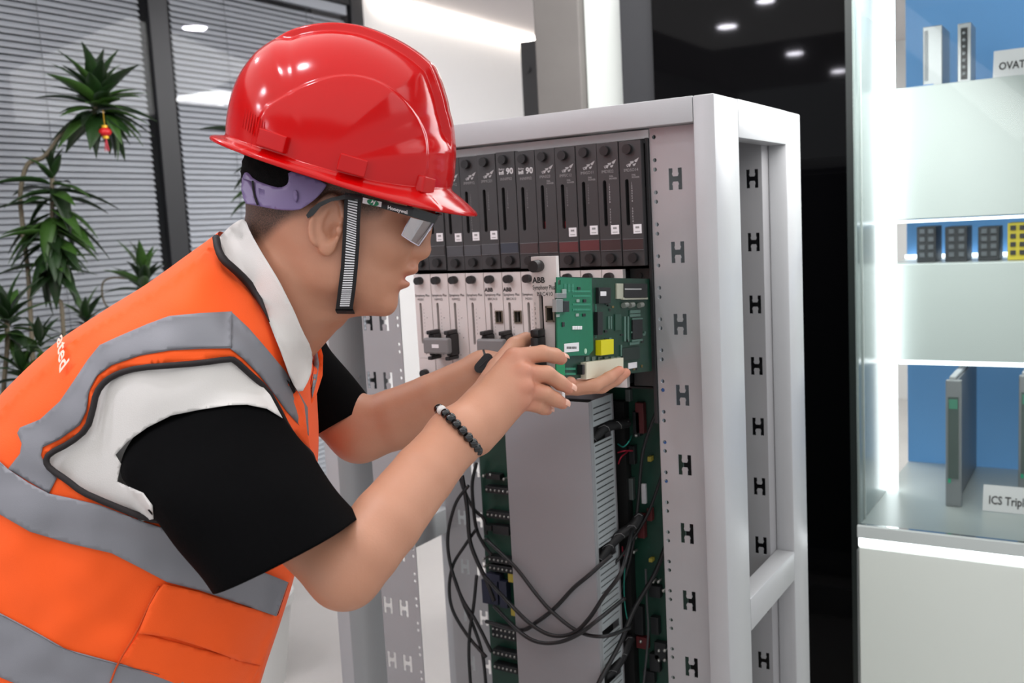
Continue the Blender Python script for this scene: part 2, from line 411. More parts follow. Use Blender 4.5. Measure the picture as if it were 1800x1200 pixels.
# niche contents
silver = mat('silver_case', '#a9abad', 0.35, metal=0.5)
def vbox(mb, pa, pb, y, dep, mi=0, bev=0.001):
    a = xz(*pa, y); b = xz(*pb, y); return mb.box((a[0], y, a[1]), (b[0], y+dep, b[1]), mi, bev)
def rest(o_z, z): return z
y1 = VY+0.08
def niche_item(name, px0, px1, pytop, zbase, y, dep, m, lab, cat, group=None):
    a = xz(px0, pytop, y); b = xz(px1, pytop, y)
    t = empty(name, ((a[0]+b[0])/2, y+dep/2, zbase), lab, cat, group)
    MB().box((a[0], y, zbase+0.0005), (b[0], y+dep, a[1]), bev=0.002).build('case', m, t)
    return t, a[0], b[0], a[1]
y1 = VY+.08
t, a, b, zt = niche_item('rack_module', 1622, 1656, 48, z1t, y1, 0.13, silver, 'silver rack module standing in the top niche with a blue foot', 'module')
MB().box((a-0.004, y1-0.006, z1t+0.0006), (a+0.025, y1-0.0006, z1t+0.01)).build('foot', mat('blue_clip', '#3f7fc8', 0.4), t)
MB().box((a+0.004, y1-0.003, z1t+0.02), (a+0.012, y1-0.0005, zt-0.01)).build('edge_bar', mat('dull_steel', '#77797c', .4, metal=.6), t)
t, a, b, zt = niche_item('terminal_module', 1683, 1707, 42, z1t, y1-0.01, 0.09, silver, 'slim silver terminal module with a dark studded strip in the top niche', 'module')
MB().box((a+0.008, y1-0.014, z1t+0.012), (b-0.008, y1-0.0105, zt-0.012)).build('strip', mat('dark_strip', '#2c2c2e', .5), t)
for k in range(7): MB().ball(((a+b)/2, y1-0.016, z1t+0.025+k*(zt-z1t-0.05)/6), 0.004, 8, 6).build('stud', silver, t)
def card(px0, px1, pyt, pyb, zb, y, text, lab, size):
    a = xz(px0, (pyt+pyb)/2, y); b = xz(px1, (pyt+pyb)/2, y); h = xz(px0, pyt, y)[1]-zb
    t = empty('name_card', ((a[0]+b[0])/2, y, zb), lab, 'sign')
    L = b[0]-a[0]; ln = 0.35*h
    MB().add([(a[0], y, zb+.001), (b[0], y, zb+.001), (b[0], y+ln, zb+h), (a[0], y+ln, zb+h), (a[0], y+.002, zb+.001), (b[0], y+.002, zb+.001), (b[0], y+ln+.002, zb+h), (a[0], y+ln+.002, zb+h)],
             [(0, 1, 2, 3), (7, 6, 5, 4), (0, 4, 5, 1), (1, 5, 6, 2), (2, 6, 7, 3), (3, 7, 4, 0)]).build('card', labelw, t)
    mb = MB(); addtext(mb, text, size, lambda u, v: (a[0]+0.012+u, y-0.0012+ln*(0.3*h+v)/h, zb+0.3*h+v), bold=0.02, ratio=0.8); mb.build('lettering', printd, t, fixn=False)
card(1745, 1840, 88, 134, z1t, VY+0.03, 'OVATION', 'white card with dark capitals on the top shelf of the display case', 0.026)
card(1727, 1825, 855, 910, zl, VY-0.13, 'ICS Triplex', 'white card with dark lettering on the lit lower ledge', 0.026)
for k, (p0, p1) in enumerate([(1611, 1645), (1661, 1700), (1719, 1756)]):
    t, a, b, zt = niche_item('terminal_block', p0, p1, 399, z2t, VY+0.06, 0.10, mat('block_black', '#2b2d31', .5),
        ['black terminal block nearest the light post in the middle niche', 'black terminal block between two others in the middle niche', 'black terminal block beside the yellow one in the middle niche'][k], 'terminal block', 'black terminal blocks in the middle niche')
    for i in range(4):
        for j in range(2):
            x = a+(b-a)*(0.3+0.45*j); z = z2t+(zt-z2t)*(0.15+0.22*i)
            MB().box((x-.006, VY+0.056, z), (x+.006, VY+0.0595, z+0.011)).build('terminal', mat('terminal_grey', '#55595e', .5), t)
t, a, b, zt = niche_item('terminal_block', 1771, 1812, 392, z2t, VY+0.06, 0.10, mat('block_yellow', '#c3b12e', .5), 'yellow terminal block at the far right of the middle niche', 'terminal block')
for i in range(4):
    for j in range(2):
        x = a+(b-a)*(0.25+0.4*j); z = z2t+(zt-z2t)*(0.15+0.22*i)
        MB().box((x-.006, VY+0.056, z), (x+.006, VY+0.0595, z+0.011)).build('terminal', printd, t)
# large grey controller modules in the lower niche: front edge slab plus deep side
def controller(px0, px1, pyt, y, dep, lab):
    a = xz(px0, pyt, y); b = xz(px1, pyt, y); t = empty('controller_module', (a[0], y, zl), lab, 'module', 'grey controller modules in the lower niche')
    MB().box((a[0], y, zl+.0005), (b[0], y+0.018, a[1]), bev=.002).build('face', mat('ctrl_face', '#8e9194', .4, metal=.3), t)
    MB().box((a[0]+0.002, y+0.0185, zl+.004), (b[0]-0.012, y+dep, a[1]-0.004), bev=.002).build('body', mat('ctrl_side', '#85878a', .4, metal=.4), t)
    MB().box((a[0]+0.006, y-0.003, zl+.07), (b[0]-0.006, y-0.0003, a[1]-0.04)).build('display_strip', mat('ctrl_strip', '#53605d', .4), t)
    MB().box((a[0]+0.008, y-0.005, a[1]-0.068), (b[0]-0.008, y-0.0032, a[1]-0.045)).build('badge', mat('ctrl_green', '#4f8f78', .4), t)
    MB().box((a[0]+0.006, y-0.005, zl+0.06), (a[0]+0.012, y-0.0032, zl+0.07)).build('lamp', mat('ctrl_lamp', '#2fae84', .4), t)
    MB().box((a[0]+0.004, y+0.03, a[1]-0.004), (b[0]-0.016, y+dep-0.01, a[1]+0.004), bev=.002).build('top_rib', mat('ctrl_rib', '#b9bbbd', .4), t)
controller(1662, 1690, 668, VY-0.12, 0.40, 'tall grey controller module standing beside the vertical light post')
controller(1791, 1830, 660, VY-0.02, 0.30, 'tall grey controller module cut by the right edge of the picture')

# ================================================================ OPEN EQUIPMENT RACK
X0, X1 = -1.245, -0.475; LIP = 0.0315; YC = 1.31; YR = 1.735; ZT = 1.517
XI0, XI1 = -1.2135, -0.5065
rack = empty('equipment_rack', ((X0+X1)/2, (YC+YR)/2, 0), 'pale grey open steel rack with slotted rails before the black panel', 'rack')
for sx in (0, 1):
    a = X0 if sx == 0 else XI1; b = a+LIP
    MB().box((a, YC, 0.0), (b, 1.410, ZT), bev=0.0025).build('corner_post', powder, rack, auto=30)
    MB().box((a, 1.650, 0.0), (b, YR, ZT), bev=0.0025).build('corner_post', powder, rack, auto=30)
    for z0, z1 in ((0.708, 0.760), (0.0, 0.11)):
        MB().box((a, 1.4105, z0), (b, 1.6495, z1), bev=0.002).build('side_bar', powder, rack, auto=30)
    MB().box((a, 1.4102, 1.462), (b, 1.6498, ZT), bev=0.0008).build('side_bar', powder, rack, auto=30)
MB().box((XI0+.0002, YC, ZT-.0355), (XI1-.0002, YC+.03, ZT), bev=0.0012).build('top_rail', powder, rack, auto=30)
MB().box((XI0+.0002, YR-.03, ZT-.0355), (XI1-.0002, YR, ZT), bev=0.0012).build('top_rail', powder, rack, auto=30)
MB().box((XI0+.0002, YC+.0305, ZT-.034), (XI1-.0002, YR-.0305, ZT-.001)).build('top_cover', powder, rack, auto=30)
MB().box((XI0, YC, 0.0), (XI1, 1.345, 0.10), bev=0.002).build('bottom_rail', powder, rack, auto=30)
MB().box((XI0, YR-0.03, 0.0), (XI1, YR, 0.10), bev=0.002).build('bottom_rail', powder, rack, auto=30)
def Hshape(x, z, w_=0.0205, h=0.031):
    a = w_/2; b = h/2; t = 0.0062; n = 0.0042
    return [(x-a, z-b), (x-a+t, z-b), (x-a+t, z-b+.006), (x-a+t-.001, z-b+.008), (x-.0035, z-n*.9), (x+.0035, z-n*.9), (x+a-t+.001, z-b+.008), (x+a-t, z-b+.006), (x+a-t, z-b), (x+a, z-b),
            (x+a, z+b), (x+a-t, z+b), (x+a-t, z+b-.006), (x+a-t+.001, z+b-.008), (x+.0035, z+n*.9), (x-.0035, z+n*.9), (x-a+t-.001, z+b-.008), (x-a+t, z+b-.006), (x-a+t, z+b), (x-a, z+b)]
def rail(name, x0, x1, y, z0, z1, hx, dotx, parent, hz0=1.406, t=0.0016, ax=1, zp=0.1055):
    holes = []
    z = hz0
    while z > z0+0.03:
        if z < z1-0.02:
            for h in hx: holes.append(Hshape(h, z))
        z -= zp
    if dotx is not None:
        z = 1.435+0.0465
        while z > z0+0.03:
            for dz in (0, -0.0135):
                if z+dz < z1-0.01: holes.append(circ(dotx, z+dz, 0.0031, 9))
            z -= 0.0465
    if ax == 1: fn = lambda u, v: (u, y, v); tv = (0, t, 0)
    else: fn = lambda u, v: (y, u, v); tv = (t, 0, 0)
    return plate([(x0, z0), (x1, z0), (x1, z1), (x0, z1)], holes, fn, tv).build(name, zinc, parent)
ZB = 0.101
rail('slotted_rail', -0.5835, -0.5068, 1.335, ZB, ZT-.036, [-0.5455], -0.5765, rack)
MB().box((-0.5845, 1.336, ZB), (-0.5836, 1.352, ZT-.036)).build('rail_lip', zinc, rack)
RY2 = 1.615; hq = on(1322, 314, 1, RY2)
rail('slotted_rail', -0.60, -0.5068, RY2, ZB, ZT-.036, [float(hq[0])], None, rack, hz0=float(hq[2]), zp=0.1055)
MB().box((-0.5085, RY2+.002, ZB), (-0.5068, 1.70, ZT-.036)).build('rail_lip', zinc, rack)
rail('slotted_rail', -1.153, -1.0655, 1.335, ZB, ZT-.036, [-1.1395, -1.1025], -1.0725, rack)
# small bolt in the left post
MB().cyl((XI0+0.0002, 1.385, 1.085), (XI0+0.003, 1.385, 1.085), 0.004, n=10).build('bolt', zinc, rack, auto=40)
# rear left rail seen through the rack
ry = 1.60; ra = xz(790, 1000, ry)[0]; rb = xz(872, 1000, ry)[0]; h1 = xz(812, 909, ry); h2 = xz(840, 909, ry)[0]
rail('slotted_rail', ra, rb, ry, ZB, ZT-.036, [h1[0], h2], None, rack, hz0=h1[1]+0.1055*6)
# bright thin flange under the top cover
MB().box((-1.05, 1.338, 1.4755), (-0.507, 1.352, 1.4795)).build('top_flange', zinc, rack)
MB().box((-1.06, 1.3325, 1.4672), (-0.584, 1.3345, 1.4795)).build('top_flange', mat('pale_flange', '#c6cacb', .4), rack)
# rear: slotted mounting trays left visible in the side
# ---- module housing (sub-rack)
SX1 = -0.5905; PITCH = 0.0356
SX0 = SX1-12*PITCH
hous = empty('module_housing', ((SX0+SX1)/2, 1.42, 1.1), 'black module housing bolted between the rack rails', 'housing')
hm = mat('housing_dark', '#1a1b1d', .5)
MB().box((SX1+0.0005, 1.331, 1.045), (SX1+0.006, 1.62, 1.468), bev=.0008).build('side_plate', hm, hous)
MB().box((SX0-0.006, 1.331, 1.10), (SX0-0.0005, 1.62, 1.468), bev=.0008).build('side_plate', hm, hous)
MB().box((SX0, 1.60, 1.05), (SX1, 1.62, 1.46)).build('back_plate', deep, hous)
MB().box((SX0, 1.36, 1.281), (SX1, 1.60, 1.2835)).build('divider', hm, hous)
MB().box((SX0, 1.36, 1.092), (SX1, 1.60, 1.0945)).build('divider', hm, hous)
MB().cyl((SX1+0.0061, 1.3325, 1.3), (SX1+0.0061, 1.3325, 1.3), 0.002)
for z in (1.38, 1.165): MB().cyl((SX1+0.003, 1.3305, z), (SX1+0.003, 1.3309, z), 0.0022, n=8).build('screw_hole', deep, hous)
# ---------------------------------------------------------------- modules
FY = 1.318     # front of the module faces
def knob(mb, x, y, z, r=0.0078, d=0.012, slot=True):
    mb.cyl((x, y, z), (x, y-d*.35, z), r*0.92, r, n=18); mb.cyl((x, y-d*.35, z), (x, y-d, z), r, r*.93, n=18)
    return mb
def slotshape(x, z0, z1, w_): # rounded slot outline
    out = []
    for i in range(7): a = math.pi*i/6; out.append((x+w_/2*math.cos(a), z1+w_/2*math.sin(a)))
    for i in range(7): a = math.pi+math.pi*i/6; out.append((x+w_/2*math.cos(a), z0+w_/2*math.sin(a)))
    return out
def logo(mb, x, z, s, fn):
    # slanted chain of triangular pennants
    for (tx, ty, k) in ((0, 0, 1), (0.42, 0.22, 1), (0.62, 0.48, 1)):
        pass
    T = [[(0, .30), (.42, .47), (.30, .05), (.18, .12), (.2, .28)], [(.30, .62), (.62, .66), (.55, .42), (.40, .36)],
         [(.50, .30), (.78, .42), (.66, .12), (.56, .10)], [(.64, .72), (1.0, 1.0), (.82, .52), (.70, .50)], [(0, .30), (.1, .02), (.18, .12)]]
    for t in T: mb.add([fn(x+s*(p[0]-.5), z+s*.62*(p[1]-.5)) for p in t], [tuple(range(len(t)))])
printm_dim = mat('grey_print', '#8d8c8c', 0.5)
# ---- prototypes (local coordinates, origin at the lower middle of the face)
HU, HL = 0.1815, 0.1785
def face(outer, holes, dep, m, parent, name='faceplate'):
    return plate(outer, holes, lambda u, v: (u, 0, v), (0, dep, 0)).build(name, m, parent, local=True)
W2 = PITCH/2-0.0006
def dark_module(spec):
    k, code, style, sticker, tint, lab = spec
    x = SX1-PITCH*(k+.5); z0 = 1.2845; jz = random.uniform(-.0012, .0012); jy = random.uniform(-.0015, .0015)
    t = empty('control_module', (x, FY+jy, z0+jz), lab, 'module', 'dark modules in the upper row')
    H = HU; sz0, sz1 = (0.062, 0.124)
    s = slotshape(-0.0065, sz0, sz1, 0.0058)
    face([(-W2, 0), (W2, 0), (W2, H), (-W2, H)], [s], 0.012, darkmod, t)
    MB().box((-W2+.002, 0.0125, .004), (W2-.002, 0.25, H-.004)).build('body', hm, t, local=True)
    MB().add([(p[0], 0.0125, p[1]) for p in s], [tuple(range(len(s)))]).build('slot', deep, t, local=True)
    if k in (3, 4): MB().box((-.009, 0.006, .0605), (-.004, 0.0122, .071), bev=.001).build('red_lamp', mat('lamp_red', '#7a1019', .3), t, local=True)
    for z in (0.012, H-0.012):
        knob(MB(), -0.002 if z > .1 else 0.001, 0, z, 0.0075, 0.008).build('knob', blackpl, t, local=True, auto=40)
    fn = lambda u, v: (u, -0.0004, v)
    mb = MB()
    if style == 'pennant': logo(mb, 0.004, H-0.0315, 0.021, fn)
    else:
        addtext(mb, '90', 0.013, lambda u, v: (0.001+u, -0.0004, H-0.0345+v), bold=0.035); addtext(mb, 'infi', 0.0078, lambda u, v: (-0.0125+u, -0.0004, H-0.0345+v), bold=0.04)
        addtext(mb, 'Bailey', 0.0045, lambda u, v: (-0.0125+u, -0.0004, H-0.0278+v))
    mb.build('emblem', printw if style != 'pennant' else mat('silver_print', '#a9a8a8', .5), t, local=True, fixn=False)
    mb = MB(); addtext(mb, code, 0.0062, lambda u, v: (-0.0105+u, -0.0004, H-0.044+v), ratio=.92)
    if style == 'pennant' and k < 6:
        addtext(mb, 'FAIL', 0.0035, lambda u, v: (0.002+u, -0.0004, H-0.0505+v), bold=.02); addtext(mb, 'POWER', 0.0035, lambda u, v: (0.002+u, -0.0004, H-0.054+v), bold=.02)
    mb.build('lettering', printm_dim, t, local=True, fixn=False)
    mb = MB()
    n = 18 if k in (0, 1, 8) else 8
    for i in range(n):
        if n == 18 and i in (8, 9): continue
        z = H-0.062-i*0.0037
        addtext(mb, str(i % 8+1), 0.0034, lambda u, v: (0.0005+u, -0.0004, z+v))
    mb.build('scale_marks', printw if k < 2 else printm_dim, t, local=True, fixn=False)
    if sticker:
        mb = MB().box((0.0015, -0.0007, 0.047), (0.0145, -0.0001, 0.0605)); mb.box((0.005, -0.0009, 0.0545), (0.011, -0.0008, 0.0575), 1).box((0.004, -0.0009, 0.0495), (0.012, -0.0008, 0.0505), 1)
        mb.build('sticker', [labelw, printm_dim], t, local=True)
    wm = mat('window_'+tint[0], tint[1], 0.25)
    MB().box((-W2+.001, -0.001, 0.0235), (W2-.001, -0.0001, 0.0395), bev=.0004).build('window_strip', wm, t, local=True)
    mb = MB().box((-W2+.0005, -0.0013, 0.0392), (W2-.0005, -0.0001, 0.0398)).box((-W2+.0005, -0.0013, 0.0229), (W2-.0005, -0.0001, 0.0235))
    mb.build('window_edge', mat('clear_edge', '#77777a', .25), t, local=True)
g0 = ('smoke', '#3b3839'); g1 = ('rust', '#433536'); gb = ('slate', '#363b46'); gr = ('red', '#5e3437'); gg = ('grey', '#49494d')
S = [(0, 'IMDSO14', 'pennant', 1, g1, 'dark module marked IMDSO14 beside the right rack rail'),
     (1, 'IMDSI22', 'pennant', 1, g1, 'dark module marked IMDSI22 in the upper row'),
     (2, 'IMASO11', 'pennant', 1, gr, 'dark module marked IMASO11 with a reddish window strip'),
     (3, 'IMFEC12', 'pennant', 1, gr, 'dark module marked IMFEC12 with a red lamp low in its slot'),
     (4, 'IMASI23', 'pennant', 0, g1, 'dark module marked IMASI23 without any sticker'),
     (5, 'INNFP02', 'ninety', 0, g1, 'dark module with a big 90 mark, the nearer of two to the right rail'),
     (6, 'INNFP02', 'ninety', 0, gb, 'dark module with a big 90 mark and a bluish window strip'),
     (7, 'IMMCI21', 'pennant', 1, gg, 'dark stickered module just right of the helmet visor tip'),
     (8, 'IMMFP12', 'pennant', 1, gg, 'dark stickered module behind the tip of the helmet visor'),
     (9, 'IMMFP12', 'pennant', 1, gg, 'dark stickered module mostly hidden by the helmet visor'),
     (10, 'IMMFP12', 'pennant', 1, g0, 'dark module seen between the safety lens and the nose'),
     (11, 'IMMFP12', 'pennant', 0, g0, 'dark module at the left end of the upper row behind the helmet')]
for s in S: dark_module(s)
# red lamps low in two slots
def white_module(k, code, abb, jack, lab, conn=False, scale=True, short=False, z0=1.1, y=FY, parent_tag=True):
    x = SX1-PITCH*(k+.5)
    t = empty('processor_module', (x, y, z0), lab, 'module', 'ivory modules in the lower row')
    H = HL; s = slotshape(-0.0065, 0.0625, 0.128, 0.0048)
    holes = [s]
    if jack: holes.append([(0.003, 0.098), (0.0145, 0.098), (0.0145, 0.116), (0.003, 0.116)])
    face([(-W2, 0.036), (W2, 0.036), (W2, H), (-W2, H)], holes, 0.010, whitemod, t)
    MB().box((-W2, 0.0, 0.0002), (W2, 0.010, 0.0355), bev=.0006).build('lower_cap', whitemod, t, local=True)
    MB().box((-W2+.002, 0.0105, .004), (W2-.002, 0.25, H-.004)).build('body', hm, t, local=True)
    for q in holes: MB().add([(p[0], 0.0103, p[1]) for p in q], [tuple(range(len(q)))]).build('slot' if q is s else 'port_recess', deep, t, local=True)
    for z in (0.0105, H-0.0105):
        knob(MB(), -0.003, -0.0002, z, 0.0068, 0.012).build('knob', blackpl, t, local=True, auto=40)
    if jack:
        mb = MB()
        for a, b in (((0.0018, -.002, 0.0968), (0.0034, .006, 0.1172)), ((0.0141, -.002, 0.0968), (0.0157, .006, 0.1172)), ((0.0034, -.002, 0.1156), (0.0141, .006, 0.1172)), ((0.0034, -.002, 0.0968), (0.0141, .006, 0.0984))): mb.box(a, b)
        mb.build('network_port', mat('port_metal', '#7e7668', .4, metal=.6), t, local=True)
    fn = lambda dx, dz: (lambda u, v: (dx+u, -0.0004, dz+v))
    mb = MB()
    if abb: addtext(mb, 'ABB', 0.0088, fn(-0.0165, H-0.0305), bold=.04)
    addtext(mb, 'Symphony Plus', 0.0058, fn(-0.0165, H-0.0375), ratio=.86, bold=.01)
    addtext(mb, code, 0.0058, fn(-0.0115, H-0.0445), ratio=.95)
    mb.build('lettering', printd, t, local=True, fixn=False)
    if scale:
        mb = MB()
        for i in range(8):
            z = 0.118-i*0.0057; addtext(mb, str(i+1), 0.0032, fn(-0.0005, z))
        mb.cyl((0.006, -.0004, 0.105), (0.006, 0, 0.105), .0008, n=6).cyl((0.0075, -.0004, 0.072), (0.0075, 0, 0.072), .0008, n=6).cyl((0.0, -.0004, 0.043), (0.0, 0, 0.043), .0008, n=6)
        mb.build('scale_marks', printd, t, local=True, fixn=False)
    return t
WL = [(11, 'MSI01', 0, 0, 'ivory module at the left end of the lower row with an empty slot'),
      (10, 'NPM22', 0, 0, 'ivory module gripped by the left leg of the labelled grey bridge plug'),
      (9, 'NPM22', 0, 0, 'ivory module gripped by the right leg of the labelled grey bridge plug'),
      (8, 'NIS21', 0, 0, 'ivory module with an empty slot between the two bridge plugs'),
      (7, 'BRC410', 1, 1, 'ivory module with a network port left of its twin'),
      (6, 'BRC410', 1, 1, 'ivory module with a network port right of its twin'),
      (5, 'MSI01', 0, 0, 'ivory module half hidden behind the pulled out module'),
      (3, 'NIS21', 0, 0, 'ivory module just above the green board, farthest from the dark empty bay'),
      (2, 'NPM22', 0, 0, 'ivory module behind the middle of the green board'),
      (1, 'NPM22', 0, 0, 'ivory module behind the green board beside the dark empty bay')]
for k, c, a, j, lab in WL: white_module(k, c, a, j, lab)
MB()
t = empty('bay_blank', (SX1-PITCH*.5, 1.34, 1.1), 'dark blanking strip in the empty bay by the right rail', 'panel')
MB().box((-W2, 0, 0.0), (W2, 0.02, HL), bev=.001).build('strip', mat('blank_dark', '#1d2020', .5), t, local=True)
MB().cyl((0, -0.0004, HL-.011), (0, -0.003, HL-.011), .004, n=12).build('hole_rim', deep, t, local=True)
# ---- grey bridge plugs across pairs of modules
def bridge(k, lab, white):
    xa = SX1-PITCH*(k+.5)-0.0065; xb = xa+PITCH; z = 1.162; yy = FY-0.0008
    t = empty('bridge_plug', ((xa+xb)/2, yy, z), lab, 'connector', 'grey bridge plugs on the lower row')
    for x in (xa, xb):
        MB().box((x-.0052, yy-0.024, z-0.018), (x+.0052, yy, z+0.018), bev=.002).build('socket', blackpl, t)
        MB().box((x-.0045, yy-0.03, z+0.018), (x+.0045, yy-.002, z+0.0245), bev=.0015).build('latch', blackpl, t)
        MB().box((x-.0045, yy-0.03, z-0.0245), (x+.0045, yy-.002, z-0.0185), bev=.0015).build('latch', blackpl, t)
    MB().box((xa-0.008, yy-0.036, z-0.013), (xb+0.008, yy-0.0245, z+0.013), bev=.003).build('bridge_block', mat('plug_grey', '#7c7a7a', .45), t)
    if white: MB().box(((xa+xb)/2-.007, yy-0.0368, z-.003), ((xa+xb)/2+.007, yy-0.0362, z+.003)).build('sticker', labelw, t)
bridge(10, 'grey bridge plug with a small white sticker joining two ivory modules', True)
bridge(7, 'plain grey bridge plug below the two network ports', False)

# ---- the module being pulled out
pm = empty('pulled_module', (-0.607, 1.05, 1.13), 'ivory processor module with green circuit board pulled out by both hands', 'module')
FX0, FX1 = -0.6245, -0.5888; z0 = 1.133; H = 0.1785
def pf(u, v): return (FX0+0.0178+u, 1.05, z0+v)
s = slotshape(-0.0065, 0.040, 0.128, 0.0062)
jh = [(0.003, 0.0985), (0.0125, 0.0985), (0.0125, 0.1155), (0.003, 0.1155)]
W3 = 0.0178
plate([(-W3, 0), (W3, 0), (W3, H), (-W3, H)], [s, jh], pf, (0, 0.007, 0)).build('faceplate', whitemod, pm)
for q, n in ((s, 'slot'), (jh, 'port_recess')): MB().add([(pf(*p)[0], 1.0573, pf(*p)[2]) for p in q], [tuple(range(len(q)))]).build(n, deep, pm)
x, _, z = pf(-0.005, H-0.0115); knob(MB(), x-.001, 1.0498, z, 0.0078, 0.016).build('knob', blackpl, pm, auto=40)
x, _, z = pf(-0.004, 0.0105); knob(MB(), x, 1.0498, z, 0.0078, 0.014).build('knob', blackpl, pm, auto=40)
mb = MB(); a = pf(0.0022, 0.097); b = pf(0.0133, 0.117); y0 = 1.046
mb.box((a[0]-.001, y0, a[2]), (a[0]+.0012, 1.056, b[2])).box((b[0]-.0012, y0, a[2]), (b[0]+.001, 1.056, b[2])).box((a[0], y0, b[2]-.002), (b[0], 1.056, b[2])).box((a[0], y0, a[2]), (b[0], 1.056, a[2]+.002))
mb.build('network_port', mat('port_metal', '#7e7668', .4, metal=.6), pm)
x, _, zz = pf(-0.0065, 0.065)
MB().box((x-.0055, 1.028, z0+0.03), (x+.0055, 1.0485, z0+0.0795), bev=.002).box((x-.0065, 1.030, z0+0.0795), (x+.0055, 1.0485, z0+0.089), bev=.002).build('latch_plug', blackpl, pm, auto=30)
mb = MB(); pt_ = lambda dx, dz: (lambda u, v: (FX0+W3+dx+u, 1.0495, z0+dz+v))
addtext(mb, 'ABB', 0.0098, pt_(-0.0168, H-0.0325), bold=.035); addtext(mb, 'Symphony Plus', 0.0080, pt_(-0.0172, H-0.0410), ratio=.66, bold=.008)
addtext(mb, 'BRC410', 0.0072, pt_(-0.0118, H-0.0490), ratio=.95)
for i in range(8): addtext(mb, str(i+1), 0.0042, pt_(-0.0162, 0.1185-i*0.0062))
mb.build('lettering', printd, pm, fixn=False)
BX = -0.5905
pcb1 = mat('circuit_board_dark', '#153a2c', 0.35, noise_amt=0.35, noise_scale=160)
pcb2 = mat('circuit_board_bright', '#0f6d4c', 0.32, noise_amt=0.12, noise_scale=120)
def bq(px, py, x=BX): q = on(px, py, 0, x); return q[1], q[2]
BA = math.radians(-4.8); bc, bs_ = math.cos(BA), math.sin(BA)
def toR(q): dy, dz = q[0]-1.05, q[1]-1.28; return dy*bc+dz*bs_, -dy*bs_+dz*bc
def unR(mb): mb.v = [(p[0], 1.05+p[1]*bc-p[2]*bs_, 1.28+p[1]*bs_+p[2]*bc) for p in mb.v]; return mb
def bpoly(pts, x, th, name, m, holes=()):
    Q = [bq(px, py, x) for px, py in pts]
    return plate(Q, [[bq(*p, x) for p in h] for h in holes], lambda u, v: (x-th, u, v), (th, 0, 0)).build(name, m, pm)
bpoly([(977, 486), (1142, 490), (1146, 652), (1100, 657), (978, 668)], BX, 0.0016, 'circuit_board', pcb1)
bpoly([(979, 487), (1040, 489), (1043, 615), (1035, 624), (980, 626)], BX+0.006, 0.0016, 'daughter_board', pcb2, holes=[[(981, 492), (986, 492), (986, 500), (981, 500)]])
bpoly([(978, 627), (993, 626), (993, 660), (978, 662)], BX+0.004, 0.0016, 'board_tab', mat('solder_green', '#178a55', .35))
def comp(px0, py0, px1, py1, h, name, m, base=0.0, bev=0.0004):
    xm = BX+base+h; a = toR(bq(px0, py0, xm)); b = toR(bq(px1, py1, xm))
    return unR(MB().box((BX+base+.0001, a[0], a[1]), (xm, b[0], b[1]), bev=bev)).build(name, m, pm)
chip = mat('chip_black', '#1a1c1d', .4); pin = mat('pin_tin', '#a9b5ad', .35, metal=.5); yel = mat('relay_yellow', '#d8cf12', .4)
comp(1057, 598, 1079, 622, 0.009, 'relay_block', yel)
comp(1053, 505, 1074, 533, 0.005, 'chip', chip); comp(1056, 512, 1066, 520, 0.0055, 'chip_sticker', labelw)
comp(1098, 498, 1138, 524, 0.005, 'memory_module', chip)
comp(1085, 498, 1097, 525, 0.003, 'bracket', mat('bracket_metal', '#bfc0ae', .4, metal=.3)); comp(1096, 523, 1139, 526, 0.005, 'bracket', mat('bracket_metal', '#bfc0ae', .4))
comp(1099, 507, 1128, 509, 0.0056, 'print', printw, base=0)
for i, px in enumerate((1094, 1105, 1121)):
    q = on(px+6, 536, 0, BX+0.005); MB().cyl((BX+0.004, q[1]-.006, q[2]), (BX+0.004, q[1]+.006, q[2]), .0038, n=12).build('capacitor', mat('cap_metal', '#9fa39c', .3, metal=.6), pm, auto=40)
comp(1051, 548, 1060, 588, 0.006, 'connector', chip); comp(1113, 562, 1130, 594, 0.003, 'chip', chip)
comp(1082, 552, 1092, 580, 0.002, 'chip', mat('chip_green', '#24473a', .4)); comp(1095, 612, 1125, 630, 0.003, 'chip', mat('chip_dk', '#1c2b26', .4))
for i, (a, b) in enumerate([((1108, 545), (1126, 550)), ((1108, 552), (1126, 556)), ((1098, 556), (1101, 600)), ((1104, 556), (1106, 600)), ((1112, 559), (1130, 561)), ((1112, 597), (1130, 599)), ((1108, 602), (1124, 605)), ((1070, 556), (1072, 578)), ((1074, 556), (1076, 578)), ((1092, 606), (1094, 626))]):
    comp(*a, *b, 0.002, 'pin_row', mat('dull_pin', '#5f7f74', .4, metal=.3))
comp(1024, 641, 1028, 658, 0.008, 'edge_connector', chip)
comp(1031, 637, 1096, 656, 0.009, 'edge_connector', mat('connector_cream', '#d8d3bd', .45))
comp(1105, 638, 1120, 646, 0.0015, 'board_label', labelw)
comp(1009, 605, 1010, 606, 0.001, 'via', pin)
